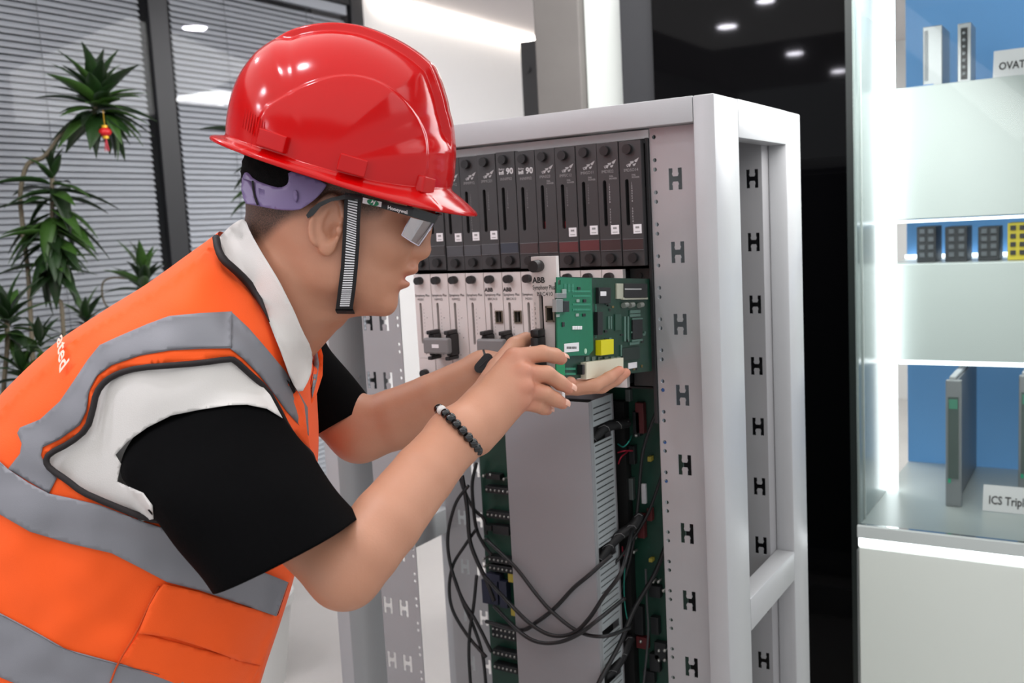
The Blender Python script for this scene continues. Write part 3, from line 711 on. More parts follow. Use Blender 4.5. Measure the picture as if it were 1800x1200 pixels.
# daughter board parts
D = 0.006
comp(992, 604, 1018, 617, 0.0008, 'barcode_label', labelw, base=D)
mb = MB(); random.seed(5)
for i in range(16):
    px = 996+i*1.1+random.uniform(0, .5); a = toR(bq(px, 609, BX+D+.001)); b = toR(bq(px+.45, 613, BX+D+.001)); mb.box((BX+D+.0009, a[0], a[1]), (BX+D+.0011, b[0], b[1]))
unR(mb).build('barcode', printd, pm)
comp(978, 526, 990, 548, 0.006, 'socket_shell', mat('socket_steel', '#9d9c9a', .3, metal=.7), base=D); comp(991, 529, 1001, 548, 0.006, 'socket_block', chip, base=D)
comp(979, 515, 996, 524, 0.004, 'clip', mat('socket_steel', '#9d9c9a', .3, metal=.7), base=D); comp(989, 508, 996, 516, .002, 'resistor', pin, base=D)
rows = MB()
for ry_ in (512, 520, 535, 544):
    for i in range(15):
        px = 1008+i*2.05; a = toR(bq(px, ry_-1.6, BX+D+.0012)); b = toR(bq(px+1.1, ry_+1.6, BX+D+.0012)); rows.box((BX+D+.0001, a[0], a[1]), (BX+D+.0012, b[0], b[1]))
for ry_ in (648, 657):
    for i in range(9):
        px = 994+i*2.1; a = toR(bq(px, ry_-1.8, BX+.0012)); b = toR(bq(px+1.1, ry_+1.8, BX+.0012)); rows.box((BX+.0001, a[0], a[1]), (BX+.0012, b[0], b[1]))
for c in range(3):
    for i in range(7): 
        px = 992+c*6.5; py = 499+i*2.2; a = toR(bq(px, py, BX+D+.001)); b = toR(bq(px+4, py+1, BX+D+.001)); rows.box((BX+D+.0001, a[0], a[1]), (BX+D+.001, b[0], b[1]))
for i in range(26):
    px = 1047; py = 535+i*2.3; a = toR(bq(px, py, BX+.001)); b = toR(bq(px+1.6, py+1, BX+.001)); rows.box((BX+.0001, a[0], a[1]), (BX+.001, b[0], b[1]))
o = unR(rows).build('solder_pins', mat('pin_row_green', '#4fa386', .35, metal=.2), pm); o['kind'] = 'stuff'
for i, (px, py) in enumerate([(1018, 506), (1016, 528), (1028, 528), (1015, 553), (1027, 553), (981, 554)]): comp(px-2, py-2, px+3, py+3, .0015, 'small_part', [chip, pin][i % 2], base=D)
for i in range(4): comp(1007+i*4.3, 573, 1010.6+i*4.3, 579, .0015, 'switch', labelw, base=D)
comp(989, 566, 993, 574, .0015, 'small_part', chip, base=D)
q = on(1029, 617, 0, BX+D); MB().cyl((BX+D, q[1], q[2]), (BX+D+.0006, q[1], q[2]), .0035, n=14).build('pad', mat('pad_pale', '#a8cdb3', .4), pm)
random.seed(8)
for i in range(34):
    px = random.uniform(1046, 1134); py = random.choice([random.uniform(627, 636), random.uniform(530, 545), random.uniform(580, 600), random.uniform(640, 648)])
    if 1030 < px < 1100 and py > 636: continue
    comp(px, py, px+random.uniform(2, 5), py+random.uniform(2, 5), random.uniform(.0006, .002), 'small_part', random.choice([chip, mat('dull_pin', '#5f7f74', .4), mat('brown_part', '#6a5a35', .5)]))
for i in range(6): comp(1030+i*11, 627, 1036+i*11, 634, .0015, 'resistor_pack', mat('pack_grey', '#59685f', .5))

# ---------------------------------------------------------------- backplane boards, duct and cables below
BY = 1.425
bp = empty('terminal_board', (-0.8, BY, 0.6), 'dark green terminal board filling the lower rack behind the grey duct', 'circuit board')
gm = mat('back_board_green', '#0c3a2c', 0.4, noise_amt=0.4, noise_scale=40)
xl = xz(846, 860, BY)[0]
MB().box((xl, BY, 0.12), (-0.585, BY+0.003, 1.085)).build('board', gm, bp)
MB().box((xz(1080, 700, BY)[0], BY-.02, 0.15), (xz(1105, 700, BY)[0], BY-.0005, 1.06)).build('dark_channel', deep, bp)
def bcomp(px, py, w_, h, d, name, m, base=0):
    q = on(px, py, 1, BY-base-d); mb = MB().box((q[0]-w_/2, BY-base-d, q[2]-h/2), (q[0]+w_/2, BY-base-.0002, q[2]+h/2), bev=.0006); return mb.build(name, m, bp), q
screwm = mat('screw_tin', '#b9b9b4', .3, metal=.8); dk = mat('terminal_black', '#17191b', .5); nav = mat('relay_navy', '#23283c', .5); mred = mat('relay_red', '#5c1c1f', .5); yel2 = mat('fuse_yellow', '#a89a3c', .5)
rowsL = [(862, 6), (906, 6), (985, 6), (1000, 6), (1108, 7), (1118, 7), (1150, 6), (1175, 6)]
for i, (py, n) in enumerate(rowsL):
    dx = (py-860)*0.045
    o, q = bcomp(874+dx, py, 0.052, 0.012, 0.016, 'terminal_strip', dk)
    for k in range(n):
        x = q[0]-0.022+k*0.0088
        s_ = MB().ball((x, BY-0.0168, q[2]), 0.0022, 8, 6).build('screw', screwm, bp, smooth=True)
for px, py, w_, h, m in [(855, 1040, .02, .045, nav), (868, 1042, .016, .045, nav), (884, 1045, .016, .05, nav), (866, 1015, .03, .012, nav), (898, 1016, .012, .016, yel2), (903, 1076, .012, .014, yel2), (866, 838, .03, .01, dk), (880, 932, .034, .016, dk), (858, 928, .014, .01, dk)]:
    bcomp(px, py, w_, h, .015, 'relay', m)
for px, py, w_, h, m in [(1124, 735, .014, .05, mred), (1118, 745, .012, .04, dk), (1126, 925, .012, .04, mred), (1141, 905, .008, .02, mred), (1110, 800, .01, .03, dk), (1108, 860, .008, .036, mat('steel_lug', '#6d7472', .4, metal=.5)), (1128, 1130, .02, .02, mred),
                        (1150, 1100, .014, .03, dk), (1160, 1145, .02, .03, dk), (1120, 1090, .02, .05, dk), (1150, 1040, .02, .02, dk), (1141, 807, .006, .008, yel2), (1143, 985, .006, .006, yel2), (1103, 695, .008, .02, mat('steel_lug', '#6d7472', .4, metal=.5)), (1150, 1165, .018, .03, dk), (1140, 1190, .02, .02, dk)]:
    bcomp(px, py, w_, h, .012, 'relay', m)
bcomp(1131, 868, .0075, .033, .006, 'barcode_label', labelw)
for px, py in [(1148, 1022), (1157, 1022), (1166, 1038), (1118, 765), (1116, 945), (1114, 970), (1158, 1143), (1168, 1143), (1158, 1160), (1168, 1160), (1110, 1125), (1126, 1127), (850, 836), (862, 834), (886, 842), (850, 982), (852, 995), (848, 950)]:
    q = on(px, py, 1, BY-.013); MB().ball((q[0], BY-.013, q[2]), .003, 8, 6).cyl((q[0], BY-.013, q[2]), (q[0], BY, q[2]), .002, n=6).build('screw', screwm, bp, smooth=True)

# grey wiring duct: smooth front, slotted side
dct = empty('wiring_duct', (-0.75, 1.33, 0.5), 'wide grey plastic wiring duct with slotted side standing upright in the rack', 'duct')
DX0, DX1, DY0, DY1 = -0.831, -0.678, 1.288, 1.372
zt = 1.092-0.012
MB().box((DX0, DY0, 0.103), (DX1, DY0+.004, zt), bev=.001).build('cover', greyct, dct, auto=30)
MB().box((DX0, DY1-.003, 0.103), (DX1, DY1, zt)).build('base', greyct, dct)
MB().box((DX0+.001, DY0+.0045, 0.103), (DX0+.004, DY1-.0035, zt)).build('side_wall', ductside, dct)
holes = []; z = zt-0.012; gaps = [on(1062, 757, 0, DX1)[2], on(1062, 972, 0, DX1)[2], on(1074, 1186, 0, DX1)[2], on(1074, 1105, 0, DX1)[2]]
while z > 0.12:
    if not any(abs(z-g-0.002) < (0.012 if i != 3 else .008) for i, g in enumerate(gaps)):
        holes.append([(DY0+.016, z-.0012), (DY1-.009, z-.0012), (DY1-.007, z), (DY1-.009, z+.0012), (DY0+.016, z+.0012)])
    z -= 0.0098
for i, g in enumerate(gaps): h = .013 if i != 3 else .007; holes.append([(DY0+.010, g-h), (DY1-.008, g-h), (DY1-.008, g+h), (DY0+.010, g+h)])
plate([(DY0+.0045, .103), (DY1-.0035, .103), (DY1-.0035, zt), (DY0+.0045, zt)], holes, lambda u, v: (DX1-.0025, u, v), (.002, 0, 0)).build('slotted_side', ductside, dct)
MB().box((DX1-.003, DY0+.003, .103), (DX1+.0004, DY0+.012, zt), bev=.0006).build('cover_edge', mat('duct_edge', '#959799', .4), dct)
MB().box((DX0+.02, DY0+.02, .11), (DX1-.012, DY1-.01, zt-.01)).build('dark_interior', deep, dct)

# cables (pixel routes laid on planes in front of duct / boards)
def cab(name, pts, y, r, lab, m=cablem, group='black cables looping in the lower rack', crop=None, n=8):
    if crop: pts = [(crop[0]+a/crop[2], crop[1]+b/crop[2]) for a, b in pts]
    ys = y if hasattr(y, '__len__') else [y]*len(pts)
    Q = [on(px, py, 1, yy) for (px, py), yy in zip(pts, ys)]
    return tag(MB().tube([tuple(p) for p in catmull(Q, n)], r*1.45 if name == 'cable' else r, n=8).build(name, m, smooth=True), lab, 'cable', group)
cr = (720, 660, 2.223)
cab('cable', [(300, 640), (410, 745), (500, 860), (560, 925), (660, 1000), (760, 1018), (860, 985)], [1.30, 1.279, 1.279, 1.277, 1.279, 1.27, 1.34], .0021, 'black cable sagging from upper left of the duct down to its right edge', crop=cr)
cab('cable', [(300, 960), (430, 995), (500, 960), (570, 905), (640, 830), (700, 780), (790, 700)], [1.31, 1.282, 1.281, 1.281, 1.279, 1.279, 1.30], .0023, 'thick black cable rising across the duct from low left to high right', crop=cr)
cab('cable', [(290, 780), (400, 900), (480, 975), (560, 1015), (640, 1005), (700, 950), (760, 860), (830, 760), (870, 600)], [1.33, 1.276, 1.272, 1.274, 1.274, 1.274, 1.274, 1.27, 1.37], .0022, 'black cable forming the middle bowl across the duct', crop=cr)
cab('cable', [(330, 900), (430, 1000), (500, 1040), (580, 1042), (660, 1010), (740, 950), (840, 870)], [1.31, 1.272, 1.268, 1.268, 1.268, 1.268, 1.33], .0022, 'black cable forming the lowest bowl across the duct', crop=cr)
cab('cable', [(195, 380), (210, 440), (250, 520), (290, 560), (300, 620)], 1.415, .0022, 'short black cable dropping behind the bead bracelet', crop=cr)
cab('cable', [(230, 430), (180, 500), (150, 620), (158, 730), (200, 860), (260, 960), (320, 1080)], 1.37, .0021, 'black cable bowing farthest left beside the rear rail', crop=cr)
cab('cable', [(260, 600), (215, 665), (170, 740), (155, 830), (170, 920), (230, 1020), (300, 1100)], 1.38, .0021, 'black cable crossing the left bow lower down', crop=cr)
cab('cable', [(205, 390), (225, 520), (235, 640), (262, 720), (300, 800), (330, 880)], 1.372, .0026, 'thick black cable hanging straight beside the green board', crop=cr)
cab('cable', [(262, 340), (245, 420), (250, 520), (262, 600), (290, 660), (320, 700)], 1.405, .0022, 'black cable running down the left edge of the green board', crop=cr)
cab('cable', [(262, 780), (250, 900), (235, 1000), (232, 1100), (240, 1230)], 1.376, .0021, 'black cable dropping straight out of frame at lower left of the rack', crop=cr)
cab('cable', [(175, 790), (210, 890), (250, 980), (285, 1090), (300, 1230)], 1.384, .0021, 'black cable slanting down out of frame beside the rear rail', crop=cr)
cab('cable', [(620, 680), (1158, 712), (1131, 790), (1122, 880), (1112, 960), (1093, 1030), (1070, 1085)][1:], 1.395, .0020, 'black cable arcing down beside the right rail')
cab('cable', [(1165, 830), (1140, 900), (1110, 950), (1085, 985), (1060, 1000)], [1.40, 1.40, 1.39, 1.36, 1.36], .0018, 'thin black cable slanting from the right rail to the duct side')
cab('cable', [(1170, 960), (1150, 1010), (1115, 1070), (1090, 1130), (1055, 1195), (1040, 1230)], [1.40, 1.4, 1.37, 1.33, 1.28, 1.28], .0026, 'thick black cable leaving the frame below the duct')
cab('cable', [(1135, 1000), (1137, 1060), (1139, 1120), (1128, 1230)], 1.395, .0014, 'thin grey cable hanging straight before the green board', m=mat('grey_cable', '#3c3d3f', .5))
for i, (pts, lab) in enumerate([([(1040, 775), (1062, 752), (1085, 745), (1102, 743)], 'black sheathed cable bundle entering the upper gap of the duct side'),
                                ([(1052, 985), (1070, 960), (1090, 940), (1112, 925), (1125, 905)], 'black sheathed cable bundle entering the middle gap of the duct side'),
                                ([(1050, 1200), (1075, 1180), (1095, 1150), (1108, 1120)], 'black sheathed cable bundle entering the lowest gap of the duct side')]):
    ys = np.linspace(1.325, 1.40, len(pts)); Q = [on(px, py, 1, y) for (px, py), y in zip(pts, ys)]
    t = empty('cable_bundle', tuple(Q[0]), lab, 'cable', 'sheathed cable bundles at the duct')
    C_ = catmull(Q, 6)
    MB().tube([tuple(p) for p in C_], .0085, n=10).build('sheath', mat('bundle_black', '#151517', .55, bump=.6, bump_scale=120), t, smooth=True)
    tw = [tuple(np.array(p)+np.array([0.002+.006*math.sin(k*1.1), -.0078, .007*math.cos(k*1.1)])) for k, p in enumerate(C_)]
    MB().tube(tw, .0004, n=5).build('white_thread', mat('thread_grey', '#8d8d8d', .6), t)
cab('wire', [(1086, 780), (1096, 785), (1106, 775), (1110, 765)], [1.39, 1.38, 1.38, 1.41], .0011, 'teal wire curling beside the upper part of the duct', mat('wire_teal', '#1f8f7e', .5), 'coloured wires by the duct')
cab('wire', [(1086, 795), (1098, 792), (1112, 792)], [1.39, 1.385, 1.41], .0012, 'red wire running level beside the upper part of the duct', mat('wire_red', '#b5213c', .5), 'coloured wires by the duct')
cab('wire', [(1087, 815), (1092, 803), (1103, 794)], [1.39, 1.385, 1.41], .0011, 'red wire slanting up beside the upper part of the duct', mat('wire_red', '#b5213c', .5), 'coloured wires by the duct')
cab('wire', [(1094, 960), (1096, 975), (1108, 978)], [1.39, 1.385, 1.41], .0011, 'red wire beside the middle cable bundle', mat('wire_red', '#b5213c', .5), 'coloured wires by the duct')
cab('wire', [(1103, 965), (1098, 1000), (1097, 1040), (1100, 1075), (1106, 1100)], 1.39, .0010, 'teal wire hanging down beside the lower part of the duct', mat('wire_teal', '#1f8f7e', .5), 'coloured wires by the duct')
# blue and other plugs filling some rail holes are clips: small discs behind the holes
for px, py in [(1166, 687), (1170, 781), (1173, 849)]:
    q = on(px, py, 1, 1.3375); tag(MB().cyl((q[0], 1.337, q[2]), (q[0], 1.340, q[2]), .0045, n=12).build('rail_plug', mat('plug_blue', '#2f5fa0', .5)),
        {687: 'blue plug in the rail hole level with the duct top', 781: 'blue plug in the rail hole above the lowest blue one', 849: 'lowest blue plug in the rail holes'}[py], 'plug', 'blue plugs in the right rail')
# ================================================================ PLANTS before the blinds
leafm = [mat('leaf_dark', '#14290f', .42, noise_amt=.15, noise_scale=30), mat('leaf_mid', '#1f3a17', .42, noise_amt=.15, noise_scale=30), mat('leaf_light', '#35561f', .42, noise_amt=.15, noise_scale=30)]
stemm = mat('stem_brown', '#6b6250', .7, noise_amt=.15, noise_scale=60)
potm = mat('pot_white', '#cfcfcd', .4); soil = mat('soil', '#2b221b', .9)
def leafmesh(mi):
    """lance-shaped leaf: folded along the midrib, arching down; unit length along +X"""
    v = []; f = []; n = 9
    for i in range(n+1):
        t = i/n; w_ = 0.15*math.sin(math.pi*min(1, t**0.75))**0.9*(1-.25*t); z = -0.28*t*t+.05*t
        v += [(t, -w_, z+w_*.35), (t, 0, z), (t, w_, z+w_*.35)]
    for i in range(n):
        for k in range(2): f.append((i*3+k, i*3+k+1, (i+1)*3+k+1, (i+1)*3+k))
    k_ = len(v); v += [(a, b, c-.008) for a, b, c in v]; f += [tuple(k_+i for i in reversed(q)) for q in f]
    for i in range(n): f += [(i*3, (i+1)*3, k_+(i+1)*3, k_+i*3), (i*3+2, k_+i*3+2, k_+(i+1)*3+2, (i+1)*3+2)]
    return MB().add(v, f).mesh('leaf', leafm[mi], True)
LM = [leafmesh(i) for i in range(3)]
def put_leaf(root, p, d, L, roll=0.0, wide=1.0):
    o = bpy.data.objects.new('leaf', random.choice(LM)); COL.objects.link(o); o.parent = root
    q = Vector(d).to_track_quat('X', 'Z'); o.rotation_mode = 'QUATERNION'
    from mathutils import Quaternion
    o.rotation_quaternion = q @ Quaternion((1, 0, 0), roll); o.scale = (L, L*wide, L)
    o.location = Vector(p)-world_loc(root)
def rosette(root, c, n, L, up=Vector((0, 0, 1)), spread=(15, 120), seed=0, wide=1.0):
    rnd = random.Random(seed)
    u = up.orthogonal().normalized(); w_ = up.cross(u)
    for i in range(n):
        t = i/n; pol = math.radians(spread[0]+(spread[1]-spread[0])*t+rnd.uniform(-8, 8)); az = i*2.399+rnd.uniform(-.3, .3)
        d = up*math.cos(pol)+(u*math.cos(az)+w_*math.sin(az))*math.sin(pol)
        put_leaf(root, c-up*(L*.35*t)+d*.004, d, L*rnd.uniform(.75, 1.1), rnd.uniform(-.3, .3), wide)
def column(root, pts, n, L, seed=0, wide=1.0):
    rnd = random.Random(seed); C_ = catmull([np.array(p) for p in pts], 10)
    for i in range(n):
        t = (i+.5)/n; k = t*(len(C_)-1); a = C_[int(k)]; az = i*2.399+rnd.uniform(-.4, .4); pol = math.radians(rnd.uniform(70, 132))
        d = Vector((math.cos(az)*math.sin(pol), math.sin(az)*math.sin(pol), math.cos(pol)))
        put_leaf(root, Vector(a), d, L*rnd.uniform(.7, 1.15)*(1-.35*(1-t)**2), rnd.uniform(-.3, .3), wide)
def stem(root, pts, r, name='stem'):
    C_ = catmull([np.array(p) for p in pts], 8); return MB().tube([tuple(p) for p in C_], r, n=8).build(name, stemm, root, smooth=True)
def pot(root, x, y, r=.15, h=.30):
    mb = MB(); n = 32; prof = [(r*.72, 0), (r*.98, h*.9), (r*1.04, h*.9), (r*1.04, h), (r*.95, h), (r*.93, h*.88), (0.001, h*.88)]
    v = [(x+a*math.cos(2*math.pi*i/n), y+a*math.sin(2*math.pi*i/n), z) for a, z in prof for i in range(n)]
    f = [(j*n+i, j*n+(i+1) % n, (j+1)*n+(i+1) % n, (j+1)*n+i) for j in range(len(prof)-1) for i in range(n)]+[tuple(range(n))]
    mb.add(v, f); mb.build('pot', potm, root, auto=40); MB().cyl((x, y, h*.80), (x, y, h*.875), r*.92, n=24).build('soil', soil, root)
D1 = 2.75
b1 = P(40, 1150, D1)*np.array([1, 1, 0])
g1 = empty('potted_plant', tuple(b1), 'tall potted plant with curved bare stem and leaf tufts, red ornament on its top', 'plant')
pot(g1, b1[0], b1[1]); T0 = np.array([b1[0], b1[1], .24])
stem(g1, [T0, P(60, 800, D1), P(52, 520, D1), P(40, 400, D1), P(36, 340, D1), P(48, 290, D1), P(78, 275, D1), P(105, 240, D1), P(128, 215, D1), P(160, 200, D1), P(172, 185, D1)], .0065)
rosette(g1, Vector(P(170, 170, D1)), 46, .145, Vector((0.05, 0, 1)).normalized(), (8, 128), 4, 1.25)
rosette(g1, Vector(P(190, 205, D1)), 9, .13, Vector((0.5, 0.3, -.6)).normalized(), (20, 75), 6)
stem(g1, [T0, P(115, 820, D1), P(110, 560, D1), P(100, 520, D1), P(92, 440, D1), P(92, 330, D1), P(90, 290, D1)], .006, 'stem')
rosette(g1, Vector(P(92, 300, D1)), 8, .09, Vector((0, 0, 1)), (8, 60), 11)
column(g1, [P(92, 480, D1), P(94, 430, D1), P(92, 380, D1), P(91, 320, D1)], 64, .175, 5)
rosette(g1, Vector(P(96, 450, D1)), 16, .15, Vector((0, 0, -1)), (20, 80), 17)
D2 = 2.5
b2 = P(-190, 1200, D2)*np.array([1, 1, 0])
g2 = empty('potted_plant', tuple(b2), 'potted plant with pointed leaves cut by the left edge of the picture', 'plant')
pot(g2, b2[0], b2[1], .13, .26); T0 = np.array([b2[0], b2[1], .2])
stem(g2, [T0, P(-20, 800, D2), P(10, 640, D2), P(12, 560, D2)], .006)
rosette(g2, Vector(P(14, 555, D2)), 22, .13, Vector((0, 0, 1)), (15, 130), 21)
stem(g2, [T0, P(30, 860, D2), P(50, 700, D2), P(60, 660, D2)], .005)
rosette(g2, Vector(P(40, 650, D2)), 18, .11, Vector((0, 0, 1)), (15, 125), 23); rosette(g2, Vector(P(70, 600, D2)), 12, .09, Vector((0, 0, 1)), (15, 120), 24)
D3 = 3.0
b3 = P(250, 1150, D3)*np.array([1, 1, 0])
g3 = empty('potted_plant', tuple(b3), 'potted plant whose upright leaf tuft shows above the orange shoulder', 'plant')
pot(g3, b3[0], b3[1], .14, .28); T0 = np.array([b3[0], b3[1], .22])
stem(g3, [T0, P(245, 800, D3), P(250, 560, D3), P(252, 500, D3)], .005)
rosette(g3, Vector(P(252, 490, D3)), 20, .13, Vector((0, 0, 1)), (6, 80), 31)
stem(g3, [T0, P(180, 700, D3), P(155, 600, D3), P(150, 560, D3)], .004); rosette(g3, Vector(P(152, 560, D3)), 14, .10, Vector((0, 0, 1)), (10, 110), 33)
stem(g3, [P(250, 560, D3), P(190, 540, D3), P(180, 500, D3), P(200, 488, D3), P(240, 492, D3)], .003)
D4 = 3.0
b4 = P(440, 1150, D4)*np.array([1, 1, 0])
g4 = empty('potted_plant', tuple(b4), 'potted plant with broad lighter leaves mostly hidden behind the helmet', 'plant')
pot(g4, b4[0], b4[1], .14, .28); T0 = np.array([b4[0], b4[1], .22])
stem(g4, [T0, P(440, 700, D4), P(445, 400, D4), P(440, 200, D4)], .006)
for (a, b, d) in [((440, 245), (360, 208), 1.5), ((445, 215), (416, 160), 1.5), ((450, 300), (405, 325), 1.5), ((452, 330), (402, 345), 1.5), ((440, 290), (408, 300), 1.3), ((446, 260), (500, 240), 1.3), ((444, 350), (400, 372), 1.3)]:
    p = Vector(P(*a, D4)); q = Vector(P(*b, D4)); put_leaf(g4, p, (q-p).normalized(), (q-p).length*1.0, .2, d)
# small hanging lantern ornament
oc = P(185, 232, D1-.05)
og = empty('hanging_ornament', tuple(oc), 'tiny red lantern ornament with gold caps and red tassel hanging from the plant', 'ornament')
MB().ball(tuple(oc), .0155, 16, 10, sc_=(1.1, 1.1, .85)).build('lantern', mat('lantern_red', '#c4151c', .4), og, smooth=True)
for s in (-1, 1): MB().cyl(tuple(oc+np.array([0, 0, s*.011])), tuple(oc+np.array([0, 0, s*.018])), .0085, n=14).build('cap', mat('gold_cap', '#d7a728', .35, metal=.4), og, auto=40)
MB().tube([tuple(oc+np.array([0, 0, .018])), tuple(oc+np.array([0, 0, .06]))], .0008, n=5).build('thread', mat('gold_cap', '#d7a728', .35), og)
for k in (-1, 0, 1): MB().tube([tuple(oc+np.array([k*.002, 0, -.018])), tuple(oc+np.array([k*.006, k*.002, -.052]))], .0013, n=5).build('tassel', mat('tassel_red', '#c93a4a', .6), og)
# beaded plant support seen below the far arm
# ================================================================ PERSON (worked out in camera-aligned metres, then turned into world space)
import openvdb as vdb
def NZ(p, s, seed=0): return noise.noise(Vector((p[0]*s+seed, p[1]*s+seed*2, p[2]*s-seed)))
class SDF:
    def __init__(s, lo, hi, h):
        s.lo = np.array(lo, float); s.h = h; s.n = np.ceil((np.array(hi)-lo)/h).astype(int)+1
        s.a = np.full(s.n, 0.03, np.float32)
    def blk(s, lo, hi):
        i0 = np.clip(((np.array(lo)-s.lo)/s.h).astype(int), 0, s.n); i1 = np.clip(((np.array(hi)-s.lo)/s.h).astype(int)+2, 0, s.n)
        ax = [s.lo[k]+s.h*np.arange(i0[k], i1[k]) for k in range(3)]
        return tuple(slice(i0[k], i1[k]) for k in range(3)), np.meshgrid(*ax, indexing='ij', sparse=True)
    def put(s, fn, lo, hi, k=0.0, mode='u'):
        sl, (X, Y, Z) = s.blk(lo, hi); d = fn(X, Y, Z).astype(np.float32); a = s.a[sl]
        if mode == 'u':
            if k > 0: hh = np.maximum(k-np.abs(a-d), 0)/k; r = np.minimum(a, d)-hh*hh*k*0.25
            else: r = np.minimum(a, d)
        else:
            d = -d
            if k > 0: hh = np.maximum(k-np.abs(a-d), 0)/k; r = np.maximum(a, d)+hh*hh*k*0.25
            else: r = np.maximum(a, d)
        s.a[sl] = r
    def cone(s, a, b, ra, rb, k=0.008, mode='u', flat=None):
        a = np.array(a, float); b = np.array(b, float); R = max(ra, rb)+0.03
        d = b-a; L2 = max(d@d, 1e-12)
        def fn(X, Y, Z):
            px, py, pz = X-a[0], Y-a[1], Z-a[2]
            t = np.clip((px*d[0]+py*d[1]+pz*d[2])/L2, 0, 1)
            qx, qy, qz = px-t*d[0], py-t*d[1], pz-t*d[2]
            if flat is not None:   # (axis, factor): widen distance along axis
                ax, fc = flat; q = qx*ax[0]+qy*ax[1]+qz*ax[2]
                qx = qx+ax[0]*q*(fc-1); qy = qy+ax[1]*q*(fc-1); qz = qz+ax[2]*q*(fc-1)
            return np.sqrt(qx*qx+qy*qy+qz*qz)-(ra+(rb-ra)*t)
        s.put(fn, np.minimum(a, b)-R, np.maximum(a, b)+R, k, mode)
    def chain(s, pts, rs, k=0.006, flat=None):
        for i in range(len(pts)-1): s.cone(pts[i], pts[i+1], rs[i], rs[i+1], k if i == 0 else 0.003, flat=flat)
    def ell(s, c, r, R=None, k=0.008, mode='u'):
        c = np.array(c, float); r = np.array(r, float); R = np.eye(3) if R is None else np.array(R); m_ = max(r)+0.03
        def fn(X, Y, Z):
            p = (X-c[0], Y-c[1], Z-c[2]); q = [R[i][0]*p[0]+R[i][1]*p[1]+R[i][2]*p[2] for i in range(3)]
            k0 = np.sqrt(sum((q[i]/r[i])**2 for i in range(3))); k1 = np.sqrt(sum((q[i]/r[i]**2)**2 for i in range(3)))+1e-9
            return k0*(k0-1)/k1
        s.put(fn, c-m_, c+m_, k, mode)
    def mesh(s, adapt=0.0):
        g = vdb.FloatGrid(0.03); g.copyFromArray(s.a)
        pts, tris, quads = g.convertToPolygons(0.0, adapt)
        v = s.lo+np.asarray(pts, float)*s.h
        f = [tuple(int(i) for i in q) for q in quads]+[tuple(int(i) for i in t) for t in tris]
        return v, f
def obj_cam(name, v, f, m, parent=None, smooth=True, fix=True):
    W_ = c2w(v); mb = MB(); mb.v = [tuple(p) for p in W_]; mb.f = list(f); mb.mi = [0]*len(f)
    return mb.build(name, m, parent, smooth=smooth, fixn=fix)
def bvh_of(v, f): return BVHTree.FromPolygons([tuple(p) for p in v], [tuple(q) for q in f])

PP = empty('person', tuple(P(150, 1700, 1.18)*np.array([1, 1, 0])), 'person leaning forward in an orange vest, both hands on a circuit module', 'person')

# ---- head frame: u forward, v up, n away from the lens
HD = 1.14; HS = HD/FPX; HC = K(600, 400, HD); TA = math.radians(17)
hu = np.array([math.cos(TA), -math.sin(TA), 0]); hv = np.array([math.sin(TA), math.cos(TA), 0]); hn = np.array([0, 0, 1.0])
def HP(u, v, n=0.0): return HC+(hu*u+hv*v+hn*n)*HS     # u, v, n in px at head depth
def px2h(px, py): dx, dy = px-600, py-400; return (dx*math.cos(TA)+dy*math.sin(TA), dx*math.sin(TA)-dy*math.cos(TA))
B = SDF((-0.56, -0.60, 0.84), (0.22, 0.30, 1.50), 0.0026)
# profile tables
ys = np.array([-150, -134, -125, -112, -100, -84, -66, -50, -34, -15, 10, 40, 75, 110, 150, 185, 205])
xf = np.array([40, 92, 112, 122, 126, 128, 131, 132, 136, 136, 137, 141, 148, 146, 128, 90, 20])
xb = np.array([20, -5, -20, -40, -55, -75, -95, -118, -140, -158, -172, -184, -187, -182, -150, -90, -20])
hw = np.array([12, 30, 44, 60, 70, 80, 88, 94, 98, 103, 107, 110, 112, 108, 92, 60, 20])
def headfn(X, Y, Z):
    x = X-HC[0]; y = Y-HC[1]; z = (Z-HC[2])/HS
    u = (x*hu[0]+y*hu[1])/HS; v = (x*hv[0]+y*hv[1])/HS
    u, v, z = np.broadcast_arrays(u, v, z)
    f_ = np.interp(v, ys, xf); b_ = np.interp(v, ys, xb); w_ = np.interp(v, ys, hw)
    c = b_+(f_-b_)*0.46
    af = f_-c; ab = c-b_
    a = np.where(u > c, af, ab)
    n_ = np.where(u > c, 2.35, 2.1)
    q = (np.abs((u-c)/a)**n_+np.abs(z/w_)**n_+1e-9)**(1/n_)
    d = (q-1)*np.minimum(a, w_)*HS
    d = np.maximum(d, (v-204)*HS); d = np.maximum(d, (-146-v)*HS)
    return d
B.put(headfn, HP(-230, -30)-np.array([.0, .14, .14]), HP(170, 60)+np.array([.02, .16, .14]), 0)
for _ in range(2): pass
# nose, lips, chin, brow, cheek
s_ = HS
B.cone(HP(141, 52), HP(145, 10), 9*s_, 13*s_, .012); B.ell(HP(147, 1), (14*s_, 13*s_, 14*s_), k=.010)
for sg in (-1, 1):
    B.ell(HP(133, -4, sg*15), (12*s_, 9*s_, 8*s_), k=.007); B.ell(HP(139, -13, sg*8), (5*s_, 4*s_, 4*s_), k=.002, mode='s')
    B.ell(HP(128, 44, sg*48), (16*s_, 13*s_, 22*s_), k=.012, mode='s'); B.ell(HP(120, 43, sg*46), (15*s_, 15*s_, 17*s_), k=.004)
    B.ell(HP(100, -2, sg*62), (30*s_, 26*s_, 24*s_), k=.02); B.ell(HP(128, 66, sg*38), (14*s_, 8*s_, 34*s_), k=.012)
    B.ell(HP(20, -85, sg*66), (34*s_, 26*s_, 16*s_), k=.02)
B.cone(HP(136, -12), HP(138, -28), 8*s_, 9*s_, .008)
